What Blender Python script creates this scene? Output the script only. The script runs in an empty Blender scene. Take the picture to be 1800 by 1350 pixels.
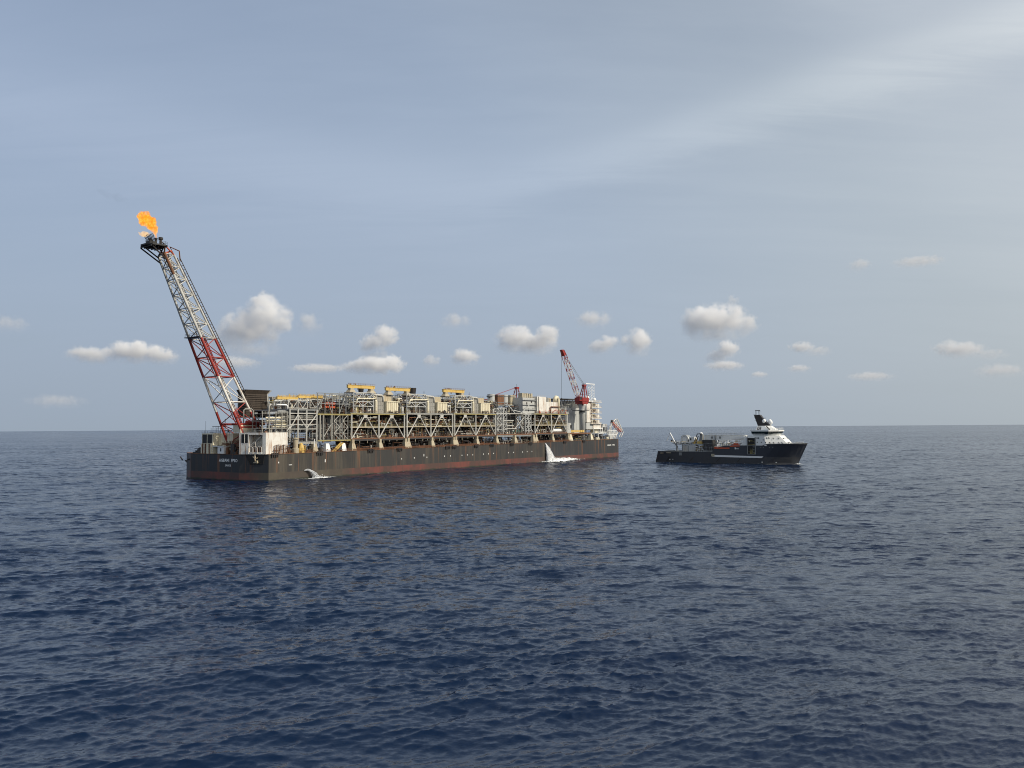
import bpy, bmesh, math, random
import numpy as np
from mathutils import Vector, Matrix
R = math.radians
scene = bpy.context.scene
col = scene.collection

# ------------------------------------------------------------------ camera, sky, sun, exposure
cam_d = bpy.data.cameras.new('camera'); cam = bpy.data.objects.new('camera', cam_d); col.objects.link(cam)
PITCH, ROLL, CAM_H = 0.0530536, 0.0066666, 22.1
F = Vector((0, math.cos(PITCH), math.sin(PITCH))); Rt = Vector((1, 0, 0)); Up = Vector((0, -math.sin(PITCH), math.cos(PITCH)))
R2 = Rt * math.cos(ROLL) - Up * math.sin(ROLL); U2 = Rt * math.sin(ROLL) + Up * math.cos(ROLL)
mw = Matrix((R2, U2, -F)).transposed().to_4x4(); mw.translation = Vector((0, 0, CAM_H)); cam.matrix_world = mw
cam_d.sensor_width = 36; cam_d.lens = 36 * 1450 / 1800; cam_d.clip_start = 1; cam_d.clip_end = 300000
scene.camera = cam

SUN_EL, SUN_AZ = 37.0, 113.0          # degrees; azimuth clockwise from +Y
sd = Vector((math.sin(R(SUN_AZ)) * math.cos(R(SUN_EL)), math.cos(R(SUN_AZ)) * math.cos(R(SUN_EL)), math.sin(R(SUN_EL))))
world = bpy.data.worlds.new('World'); scene.world = world; world.use_nodes = True
SKY_STRENGTH = 0.105
def build_world():
    nt = world.node_tree; N = nt.nodes; L = nt.links; N.clear()
    def mth(op, a, b=None, c=None):
        n = N.new('ShaderNodeMath'); n.operation = op
        for i, v in enumerate((a, b, c)):
            if v is None: continue
            if isinstance(v, (int, float)): n.inputs[i].default_value = v
            else: L.new(v, n.inputs[i])
        return n.outputs[0]
    def ramp(fac, stops):
        n = N.new('ShaderNodeValToRGB'); e = n.color_ramp.elements
        while len(e) < len(stops): e.new(.5)
        for k, (p, v) in enumerate(stops):
            e[k].position = p; e[k].color = (v, v, v, 1) if isinstance(v, (int, float)) else (*v, 1)
        L.new(fac, n.inputs[0]); return n.outputs[0]
    def mixc(f, a, b):
        n = N.new('ShaderNodeMix'); n.data_type = 'RGBA'
        for s, v in ((0, f), (6, a), (7, b)):
            if isinstance(v, (int, float)): n.inputs[s].default_value = v
            elif isinstance(v, tuple): n.inputs[s].default_value = (*v, 1)
            else: L.new(v, n.inputs[s])
        return n.outputs[2]
    sky = N.new('ShaderNodeTexSky'); sky.sky_type = 'NISHITA'; sky.sun_disc = False
    sky.sun_elevation = R(SUN_EL); sky.sun_rotation = R(SUN_AZ)
    sky.altitude = 0; sky.air_density = 1.0; sky.dust_density = 2.5; sky.ozone_density = 3.0
    tc = N.new('ShaderNodeTexCoord'); sx = N.new('ShaderNodeSeparateXYZ'); L.new(tc.outputs['Generated'], sx.inputs[0])
    x, y, z = sx.outputs
    zc = mth('MAXIMUM', z, 0.0)
    az = mth('MULTIPLY', mth('ARCTAN2', x, y), 180 / math.pi)
    el = mth('MULTIPLY', mth('ARCSINE', zc), 180 / math.pi)
    # thin high veil: noise on a plane far overhead
    den = mth('ADD', zc, .14)
    cb = N.new('ShaderNodeCombineXYZ'); L.new(mth('DIVIDE', x, den), cb.inputs[0]); L.new(mth('DIVIDE', y, den), cb.inputs[1])
    def noise(vec, scale, det, rough, dist=0, rot=0, sc=(1, 1, 1)):
        mp = N.new('ShaderNodeMapping'); mp.inputs['Rotation'].default_value = (0, 0, rot); mp.inputs['Scale'].default_value = sc
        L.new(vec, mp.inputs[0])
        n = N.new('ShaderNodeTexNoise'); L.new(mp.outputs[0], n.inputs['Vector'])
        n.inputs['Scale'].default_value = scale; n.inputs['Detail'].default_value = det
        n.inputs['Roughness'].default_value = rough; n.inputs['Distortion'].default_value = dist
        return n.outputs['Fac']
    n1 = noise(cb.outputs[0], 1.1, 6, .55, .5, R(25), (.55, 1.3, 1))
    n2 = noise(cb.outputs[0], 4.2, 9, .66, 1.1, R(28), (.26, 1.5, 1))
    # the long cirrus band: its elevation follows the azimuth
    a01 = mth('DIVIDE', mth('ADD', az, 50), 100)
    cen = ramp(a01, [(0, .205), (.29, .176), (.38, .169), (.48, .164), (.62, .195), (.73, .214), (.84, .228), (1, .25)])
    wob = mth('ADD', mth('MULTIPLY', mth('SUBTRACT', n1, .5), 3.0), mth('MULTIPLY', mth('SUBTRACT', n2, .5), 2.2))
    d = mth('SUBTRACT', mth('ADD', el, wob), mth('MULTIPLY', cen, 100))
    wd = ramp(a01, [(0, .40), (.4, .20), (.6, .13), (.85, .17), (1, .3)])
    q = mth('DIVIDE', d, mth('MULTIPLY', wd, 10))
    band = mth('EXPONENT', mth('MULTIPLY', mth('MULTIPLY', q, q), -1))
    fine = ramp(n2, [(.30, .40), (.66, 1.0)])
    band = mth('MULTIPLY', mth('MULTIPLY', band, fine), ramp(a01, [(0, .3), (.3, .55), (.5, .8), (.75, 1), (1, .9)]))
    veil = ramp(n1, [(.28, 0.0), (.78, 1.0)])
    f = mth('ADD', mth('MULTIPLY', veil, .16), mth('MULTIPLY', band, 1.05))
    f = mth('ADD', f, mth('MULTIPLY', mth('MULTIPLY', veil, fine), .35))
    # the veil looks thinner overhead, where the line of sight crosses less of it
    path = mth('DIVIDE', .80, mth('ADD', mth('MULTIPLY', zc, 1.35), .12))
    f = mth('SUBTRACT', 1.0, mth('EXPONENT', mth('MULTIPLY', mth('MULTIPLY', mth('ADD', f, .50), path), -1)))
    # brightness of the thin cloud: brighter round the sun, as scattering ice and haze are
    dt = N.new('ShaderNodeVectorMath'); dt.operation = 'DOT_PRODUCT'; L.new(tc.outputs['Generated'], dt.inputs[0]); dt.inputs[1].default_value = sd
    c01 = mth('MULTIPLY_ADD', dt.outputs['Value'], .5, .5)
    vcol = ramp(c01, [(0, (.38, .49, .69)), (.3, (.45, .55, .73)), (.45, (.50, .60, .755)), (.58, (.60, .675, .75)), (.72, (.86, .90, .92)), (1, (1.15, 1.10, 1.02))])
    vs = N.new('ShaderNodeVectorMath'); vs.operation = 'SCALE'; L.new(vcol, vs.inputs[0]); vs.inputs['Scale'].default_value = .98 / SKY_STRENGTH
    mixed = mixc(f, sky.outputs[0], vs.outputs[0])
    # humid haze low over the sea
    hz = mth('EXPONENT', mth('MULTIPLY', el, -.065))
    hcol = ramp(c01, [(0, (.36, .435, .52)), (.4, (.41, .475, .545)), (.6, (.49, .54, .57)), (1, (.78, .75, .70))])
    hs = N.new('ShaderNodeVectorMath'); hs.operation = 'SCALE'; L.new(hcol, hs.inputs[0]); hs.inputs['Scale'].default_value = .81 / SKY_STRENGTH
    out = mixc(mth('MULTIPLY', hz, .85), mixed, hs.outputs[0])
    bg = N.new('ShaderNodeBackground'); L.new(out, bg.inputs[0]); bg.inputs[1].default_value = SKY_STRENGTH
    wo = N.new('ShaderNodeOutputWorld'); L.new(bg.outputs[0], wo.inputs[0])
build_world()
sun_d = bpy.data.lights.new('sun', 'SUN'); sun = bpy.data.objects.new('sun', sun_d); col.objects.link(sun)
sun_d.energy = 3.6; sun_d.angle = R(.6); sun_d.color = (1, .91, .75)
sun.rotation_euler = sd.to_track_quat('Z', 'Y').to_euler()
scene.view_settings.view_transform = 'Standard'; scene.view_settings.look = 'None'
scene.view_settings.exposure = 0; scene.view_settings.gamma = 1; scene.view_settings.use_curve_mapping = False
cy = scene.cycles
cy.max_bounces = 30; cy.volume_bounces = 28; cy.diffuse_bounces = 3; cy.glossy_bounces = 3; cy.transparent_max_bounces = 12
cy.volume_step_rate = .6; cy.filter_width = 1.0; cy.caustics_reflective = False; cy.caustics_refractive = False

# ------------------------------------------------------------------ materials
def new_mat(name):
    m = bpy.data.materials.new(name); m.use_nodes = True; m.node_tree.nodes.clear(); return m, m.node_tree.nodes, m.node_tree.links
def noise_node(N, L, vec, scale, det=4, rough=.6, sc=(1, 1, 1)):
    mp = N.new('ShaderNodeMapping'); mp.inputs['Scale'].default_value = sc; L.new(vec, mp.inputs[0])
    n = N.new('ShaderNodeTexNoise'); L.new(mp.outputs[0], n.inputs['Vector'])
    n.inputs['Scale'].default_value = scale; n.inputs['Detail'].default_value = det; n.inputs['Roughness'].default_value = rough
    return n.outputs['Fac']
def ramp_node(N, L, fac, stops):
    n = N.new('ShaderNodeValToRGB'); e = n.color_ramp.elements
    while len(e) < len(stops): e.new(.5)
    for k, (p, v) in enumerate(stops):
        e[k].position = p; e[k].color = (v, v, v, 1) if isinstance(v, (int, float)) else (*v, 1)
    L.new(fac, n.inputs[0]); return n.outputs[0]
def mix_node(N, L, f, a, b, mode='MIX'):
    n = N.new('ShaderNodeMix'); n.data_type = 'RGBA'; n.blend_type = mode
    for s, v in ((0, f), (6, a), (7, b)):
        if isinstance(v, (int, float)): n.inputs[s].default_value = v
        elif isinstance(v, tuple): n.inputs[s].default_value = (*v, 1)
        else: L.new(v, n.inputs[s])
    return n.outputs[2]
def mnode(N, L, op, a, b=None):
    n = N.new('ShaderNodeMath'); n.operation = op
    for i, v in enumerate((a, b)):
        if v is None: continue
        if isinstance(v, (int, float)): n.inputs[i].default_value = v
        else: L.new(v, n.inputs[i])
    return n.outputs[0]
def paint(name, c, dirt=(.12, .075, .045), amount=.5, lo=.48, rough=.55, streak=True, metal=0):
    """weathered paint: blotches and vertical run-off of rust or grime"""
    m, N, L = new_mat(name)
    g = N.new('ShaderNodeNewGeometry'); P = g.outputs['Position']
    a = noise_node(N, L, P, .35, 5, .65)
    f = ramp_node(N, L, a, [(lo, 0), (lo + .2, 1)])
    if streak:
        s = noise_node(N, L, P, 1.0, 4, .6, (1.3, 1.3, .09))
        sf = ramp_node(N, L, s, [(lo + .02, 0), (lo + .17, 1)])
        f = mnode(N, L, 'MAXIMUM', mnode(N, L, 'MULTIPLY', f, .6), sf)
    fine = noise_node(N, L, P, 3.0, 3, .7)
    f = mnode(N, L, 'MULTIPLY', f, mnode(N, L, 'MULTIPLY', ramp_node(N, L, fine, [(.3, .4), (.65, 1)]), amount))
    b = N.new('ShaderNodeBsdfPrincipled'); b.inputs['Roughness'].default_value = rough; b.inputs['Metallic'].default_value = metal
    L.new(mix_node(N, L, f, c, dirt), b.inputs['Base Color'])
    o = N.new('ShaderNodeOutputMaterial'); L.new(b.outputs[0], o.inputs[0])
    return m
RUST = (.17, .065, .028)
M = dict(
    grey=paint('galvanised_grey', (.31, .31, .285), (.16, .12, .085), .7, .47),
    lgrey=paint('pale_grey_paint', (.47, .47, .44), (.22, .15, .09), .7, .5),
    mgrey=paint('mid_grey_paint', (.22, .235, .24), (.11, .085, .06), .6, .48),
    cgrey=paint('cool_grey_paint', (.46, .47, .46), (.3, .24, .18), .4, .54),
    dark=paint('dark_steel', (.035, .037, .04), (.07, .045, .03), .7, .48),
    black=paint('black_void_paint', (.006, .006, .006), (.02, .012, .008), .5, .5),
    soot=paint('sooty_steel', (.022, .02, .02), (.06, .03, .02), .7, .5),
    white=paint('white_paint', (.74, .73, .68), (.34, .17, .07), .9, .49),
    cream=paint('cream_paint', (.70, .65, .49), (.34, .24, .14), .8, .50),
    stool=paint('buff_paint', (.42, .375, .27), (.26, .15, .08), .8, .5),
    clean=paint('clean_white_paint', (.78, .79, .78), (.5, .45, .38), .25, .58),
    yellow=paint('yellow_paint', (.62, .43, .12), (.28, .14, .05), .8, .5),
    olive=paint('yellowed_green_paint', (.30, .26, .10), RUST, .7, .5),
    red=paint('red_paint', (.29, .025, .022), (.16, .035, .025), .8, .5),
    fred=paint('flare_red_paint', (.33, .04, .03), (.13, .03, .025), .7, .52),
    orange=paint('orange_red_paint', (.55, .09, .03), (.2, .05, .03), .6, .5),
    rust=paint('rusted_steel', RUST, (.07, .035, .022), .9, .42, .85),
    rust2=paint('brown_rust', (.19, .088, .045), (.07, .042, .028), .9, .45, .85),
    brown=paint('brown_cladding', (.062, .047, .036), (.03, .024, .02), .8, .42, .8),
    weather=paint('weathered_flare_paint', (.56, .56, .53), (.15, .10, .065), .85, .48),
    navy=paint('navy_hull_paint', (.033, .038, .050), (.04, .045, .055), .5, .5, .4),
    bgrey=paint('boat_grey_hull_paint', (.038, .042, .050), (.050, .046, .046), .7, .48, .5),
    boatwhite=paint('boat_white_paint', (.74, .75, .73), (.45, .42, .36), .4, .55, .4),
    glass=paint('dark_window_glass', (.012, .02, .022), (.02, .03, .03), .3, .6, .12, False),
    green=paint('dark_green_paint', (.03, .085, .07), (.05, .045, .03), .5, .5),
    deck=paint('rusty_deck', (.065, .042, .03), (.035, .026, .022), .9, .45, .9),
)
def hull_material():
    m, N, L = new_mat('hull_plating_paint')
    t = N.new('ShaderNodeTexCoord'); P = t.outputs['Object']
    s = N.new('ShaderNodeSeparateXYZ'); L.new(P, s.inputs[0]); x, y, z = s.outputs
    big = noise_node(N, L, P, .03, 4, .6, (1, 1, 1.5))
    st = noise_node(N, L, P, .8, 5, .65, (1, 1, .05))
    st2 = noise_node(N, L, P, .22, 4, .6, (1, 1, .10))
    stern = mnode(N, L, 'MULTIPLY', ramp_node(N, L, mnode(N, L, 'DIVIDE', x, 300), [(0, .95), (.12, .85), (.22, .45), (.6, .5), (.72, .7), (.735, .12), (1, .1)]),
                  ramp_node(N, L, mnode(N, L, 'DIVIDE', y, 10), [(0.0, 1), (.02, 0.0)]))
    grime = mnode(N, L, 'MULTIPLY', stern, ramp_node(N, L, big, [(.2, .7), (.7, 1)]))  # grime, plus the sunlit side painted paler than the shaded transom
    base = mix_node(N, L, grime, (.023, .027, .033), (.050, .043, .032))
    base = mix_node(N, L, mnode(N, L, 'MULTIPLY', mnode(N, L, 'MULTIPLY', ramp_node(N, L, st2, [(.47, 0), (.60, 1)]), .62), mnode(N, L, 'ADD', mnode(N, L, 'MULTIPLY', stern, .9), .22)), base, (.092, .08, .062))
    base = mix_node(N, L, mnode(N, L, 'MULTIPLY', mnode(N, L, 'MULTIPLY', ramp_node(N, L, st, [(.46, 0), (.56, 1)]), ramp_node(N, L, noise_node(N, L, P, .07, 3, .6, (1, 1, .6)), [(.38, .15), (.6, 1)])), .85), base, (.026, .026, .027))
    rs = noise_node(N, L, P, .35, 5, .7, (1, 1, .04))
    base = mix_node(N, L, mnode(N, L, 'MULTIPLY', ramp_node(N, L, rs, [(.55, 0), (.64, 1)]), .65), base, (.17, .075, .035))
    b = N.new('ShaderNodeBsdfPrincipled'); b.inputs['Roughness'].default_value = .6; L.new(base, b.inputs['Base Color'])
    o = N.new('ShaderNodeOutputMaterial'); L.new(b.outputs[0], o.inputs[0]); return m
def boot_material():
    m, N, L = new_mat('boot_topping_paint')
    t = N.new('ShaderNodeTexCoord'); P = t.outputs['Object']
    s = N.new('ShaderNodeSeparateXYZ'); L.new(P, s.inputs[0]); x, y, z = s.outputs
    n1 = noise_node(N, L, P, .08, 5, .65, (1, 1, .8)); n2 = noise_node(N, L, P, .6, 4, .6, (1, 1, .12))
    cov = mnode(N, L, 'MULTIPLY', ramp_node(N, L, mnode(N, L, 'DIVIDE', x, 300), [(0, 1), (.12, .96), (.17, .35), (.24, .15), (.62, .2), (.7, .55), (.76, .3), (1, .35)]),
                ramp_node(N, L, mnode(N, L, 'DIVIDE', y, 10), [(0.0, 1), (.6, .55), (1.3, .1)]))
    cov = mnode(N, L, 'ADD', cov, mnode(N, L, 'MULTIPLY', mnode(N, L, 'SUBTRACT', n1, .5), .9))
    cov = ramp_node(N, L, cov, [(.25, 0), (.75, 1)])
    base = mix_node(N, L, ramp_node(N, L, n2, [(.35, 0), (.7, 1)]), (.17, .048, .038), (.11, .045, .038))
    base = mix_node(N, L, cov, base, (.08, .07, .05))
    base = mix_node(N, L, mnode(N, L, 'MULTIPLY', ramp_node(N, L, n1, [(.40, 0), (.55, 1)]), .75), base, (.055, .042, .036))
    weed = mnode(N, L, 'ADD', mnode(N, L, 'MULTIPLY', z, -.9), mnode(N, L, 'MULTIPLY', n1, 1.8))
    base = mix_node(N, L, ramp_node(N, L, weed, [(.25, 0), (.75, 1)]), base, (.022, .026, .017))
    b = N.new('ShaderNodeBsdfPrincipled'); b.inputs['Roughness'].default_value = .6; L.new(base, b.inputs['Base Color'])
    o = N.new('ShaderNodeOutputMaterial'); L.new(b.outputs[0], o.inputs[0]); return m
M['hull'] = hull_material(); M['boot'] = boot_material()

# ------------------------------------------------------------------ mesh helpers
class MB:
    def __init__(s): s.v = []; s.f = []
    def add(s, V, Fc):
        o = len(s.v); s.v += [tuple(p) for p in V]; s.f += [tuple(i + o for i in q) for q in Fc]; return s
    def box(s, x0, x1, y0, y1, z0, z1):
        return s.add([(x, y, z) for x in (x0, x1) for y in (y0, y1) for z in (z0, z1)],
                     [(0, 1, 3, 2), (4, 6, 7, 5), (0, 4, 5, 1), (2, 3, 7, 6), (0, 2, 6, 4), (1, 5, 7, 3)])
    def prism(s, poly, z0, z1, top=None):
        n = len(poly); top = top or poly
        V = [(p[0], p[1], z0) for p in poly] + [(p[0], p[1], z1) for p in top]
        return s.add(V, [tuple(range(n))[::-1], tuple(range(n, 2 * n))] + [(i, (i + 1) % n, (i + 1) % n + n, i + n) for i in range(n)])
    def prism_y(s, poly, y0, y1):
        n = len(poly); V = [(p[0], y0, p[1]) for p in poly] + [(p[0], y1, p[1]) for p in poly]
        return s.add(V, [tuple(range(n)), tuple(range(n, 2 * n))[::-1]] + [((i + 1) % n, i, i + n, (i + 1) % n + n) for i in range(n)])
    def prism_x(s, poly, x0, x1):
        n = len(poly); V = [(x0, p[0], p[1]) for p in poly] + [(x1, p[0], p[1]) for p in poly]
        return s.add(V, [tuple(range(n))[::-1], tuple(range(n, 2 * n))] + [(i, (i + 1) % n, (i + 1) % n + n, i + n) for i in range(n)])
    def tube(s, pts, r, n=8):
        pts = [Vector(p) for p in pts]; V = []; Fc = []; m = len(pts)
        rr = r if isinstance(r, (list, tuple)) else [r] * m
        for i, p in enumerate(pts):
            d = (pts[min(i + 1, m - 1)] - pts[max(i - 1, 0)]).normalized()
            a = d.orthogonal().normalized() if i == 0 else (a - d * a.dot(d)).normalized()
            b = d.cross(a)
            for k in range(n):
                t = 2 * math.pi * k / n; V.append(p + (a * math.cos(t) + b * math.sin(t)) * rr[i])
        for i in range(m - 1):
            for k in range(n):
                Fc.append((i * n + k, i * n + (k + 1) % n, (i + 1) * n + (k + 1) % n, (i + 1) * n + k))
        Fc.append(tuple(range(n))[::-1]); Fc.append(tuple(range((m - 1) * n, m * n)))
        return s.add(V, Fc)
    def lathe(s, c, prof, n=16):
        V = []; Fc = []; m = len(prof)
        for r, z in prof:
            for k in range(n):
                t = 2 * math.pi * k / n; V.append((c[0] + r * math.cos(t), c[1] + r * math.sin(t), c[2] + z))
        for i in range(m - 1):
            for k in range(n): Fc.append((i * n + k, i * n + (k + 1) % n, (i + 1) * n + (k + 1) % n, (i + 1) * n + k))
        Fc.append(tuple(range(n))[::-1]); Fc.append(tuple(range((m - 1) * n, m * n)))
        return s.add(V, Fc)
    def sphere(s, c, r, n=14, m=8, sq=(1, 1, 1)):
        prof = [(max(.001, math.sin(math.pi * i / m)), -math.cos(math.pi * i / m)) for i in range(m + 1)]
        t = MB().lathe((0, 0, 0), prof, n)
        return s.add([(c[0] + p[0] * r * sq[0], c[1] + p[1] * r * sq[1], c[2] + p[2] * r * sq[2]) for p in t.v], t.f)
    def build(s, name, mat, parent=None, smooth=False, **props):
        me = bpy.data.meshes.new(name); me.from_pydata(s.v, [], s.f); me.update()
        me.materials.append(M[mat] if isinstance(mat, str) else mat)
        if smooth: me.polygons.foreach_set('use_smooth', [True] * len(me.polygons))
        return link(name, me, parent, **props)
def link(name, data, parent=None, **props):
    o = bpy.data.objects.new(name, data); col.objects.link(o)
    if parent: o.parent = parent
    for k, v in props.items(): o[k] = v
    return o
def empty(name, label, cat, loc, rz, **props):
    return_o = link(name, None, None, label=label, category=cat, **props)
    return_o.location = loc; return_o.rotation_euler = (0, 0, rz); return return_o
_cache = {}
def unit(kind, mat):
    if (kind, mat) not in _cache:
        b = MB()
        if kind == 'box': b.box(-.5, .5, -.5, .5, -.5, .5)
        else: b.tube([(0, 0, -.5), (0, 0, .5)], 1, kind)
        me = bpy.data.meshes.new('unit_' + str(kind) + '_' + mat); me.from_pydata(b.v, [], b.f); me.materials.append(M[mat])
        if kind != 'box' and kind > 4: me.polygons.foreach_set('use_smooth', [len(p.vertices) == 4 for p in me.polygons])
        _cache[(kind, mat)] = me
    return _cache[(kind, mat)]
def box(name, par, mat, x0, x1, y0, y1, z0, z1, **p):
    o = link(name, unit('box', mat), par, **p)
    o.matrix_basis = Matrix.Translation(((x0 + x1) / 2, (y0 + y1) / 2, (z0 + z1) / 2)) @ Matrix.Diagonal((x1 - x0, y1 - y0, z1 - z0, 1)); return o
def bar(name, par, mat, p, q, r, n=8, **pr):
    p = Vector(p); q = Vector(q); d = q - p
    o = link(name, unit(n, mat), par, **pr)
    o.matrix_basis = Matrix.Translation((p + q) / 2) @ d.to_track_quat('Z', 'Y').to_matrix().to_4x4() @ Matrix.Diagonal((r, r, d.length, 1)); return o
def wall_holes(b, O, du, w, h, holes, depth, inward):
    """a wall of width w along du and height h with rectangular holes (u0,u1,z0,z1) reveals depth m deep along inward"""
    O = Vector(O); du = Vector(du).normalized(); inw = Vector(inward).normalized(); up = Vector((0, 0, 1))
    us = sorted({0, w, *[t for q in holes for t in q[:2]]}); zs = sorted({0, h, *[t for q in holes for t in q[2:]]})
    P = lambda u, z, d=0: O + du * u + up * z + inw * d
    for i in range(len(us) - 1):
        for j in range(len(zs) - 1):
            uc, zc_ = (us[i] + us[i + 1]) / 2, (zs[j] + zs[j + 1]) / 2
            if any(q[0] < uc < q[1] and q[2] < zc_ < q[3] for q in holes): continue
            b.add([P(us[i], zs[j]), P(us[i + 1], zs[j]), P(us[i + 1], zs[j + 1]), P(us[i], zs[j + 1])], [(0, 1, 2, 3)])
    for u0, u1, z0, z1 in holes:
        q = [P(u0, z0), P(u1, z0), P(u1, z1), P(u0, z1), P(u0, z0, depth), P(u1, z0, depth), P(u1, z1, depth), P(u0, z1, depth)]
        b.add(q, [(0, 1, 5, 4), (1, 2, 6, 5), (2, 3, 7, 6), (3, 0, 4, 7), (4, 5, 6, 7)])
def rail(b, pts, h=1.1, step=2.0, r=.05):
    """a handrail along a polyline"""
    for p, q in zip(pts[:-1], pts[1:]):
        p = Vector(p); q = Vector(q); L_ = (q - p).length; n = max(1, int(L_ / step))
        for k in (1, .5): b.tube([p + Vector((0, 0, h * k)), q + Vector((0, 0, h * k))], r, 4)
        for i in range(n + 1):
            a = p.lerp(q, i / n); b.tube([a, a + Vector((0, 0, h))], r, 4)
def clutter(b, rng, x0, x1, y0, y1, z0, z1, n, big=1.0):
    """a tangle of process pipes, valves and small casings"""
    U = rng.uniform
    for _ in range(n):
        x, y, z = U(x0, x1), U(y0, y1), U(z0, z1); t = rng.random()
        if t < .36:
            l = U(1.5, 9) * big; a, c = max(x0, x - l / 2), min(x1, x + l / 2); r = U(.07, .28) * big
            if rng.random() < .45 and z - z0 > 1: b.tube([(a, y, U(z0, z)), (a, y, z), (c, y, z), (c, y, U(z0, z))], r, 6)
            else: b.tube([(a, y, z), (c, y, z)], r, 6)
        elif t < .46:
            b.tube([(x, y0, z), (x, min(y1, y0 + U(2, 8)), z)], U(.08, .3) * big, 6)
        elif t < .74:
            b.tube([(x, y, z0), (x, y, min(z1, z0 + U(1.2, 5)))], U(.05, .2) * big, 6)
        elif t < .9:
            w, d, h = U(.5, 2.2) * big, U(.5, 2) * big, U(.4, 1.8) * big
            zz = z0 if rng.random() < .6 else min(z, z1 - h)
            b.box(max(x0, x - w / 2), min(x1, x + w / 2), y, y + d, zz, zz + h)
        else:
            h = U(1, 3.4) * big; rr = U(.35, .9) * big
            b.lathe((x, y, z0), [(rr, 0), (rr, h), (rr * .6, h + rr * .4), (.05, h + rr * .5)], 8)
def truss(par, mat, x0, x1, y, z0, z1, n, r=.22, nm='truss', beams=True, style='X'):
    for i in range(n + 1):
        x = x0 + (x1 - x0) * i / n; bar(nm + '_post', par, mat, (x, y, z0), (x, y, z1), r, 4)
    if beams:
        for z in (z0, z1): bar(nm + '_beam', par, mat, (x0, y, z), (x1, y, z), r, 4)
    for i in range(n):
        a, c = x0 + (x1 - x0) * i / n, x0 + (x1 - x0) * (i + 1) / n; m_ = (a + c) / 2
        if style == 'V': segs = [((a, z1), (m_, z0)), ((m_, z0), (c, z1))]
        elif style == 'A': segs = [((a, z0), (m_, z1)), ((m_, z1), (c, z0))]
        elif style == 'N': segs = [((a, z1), (c, z0))]
        else: segs = [((a, z0), (c, z1)), ((a, z1), (c, z0))]
        for p, q in segs: bar(nm + '_brace', par, mat, (p[0], y, p[1]), (q[0], y, q[1]), r * .75, 4)

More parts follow.
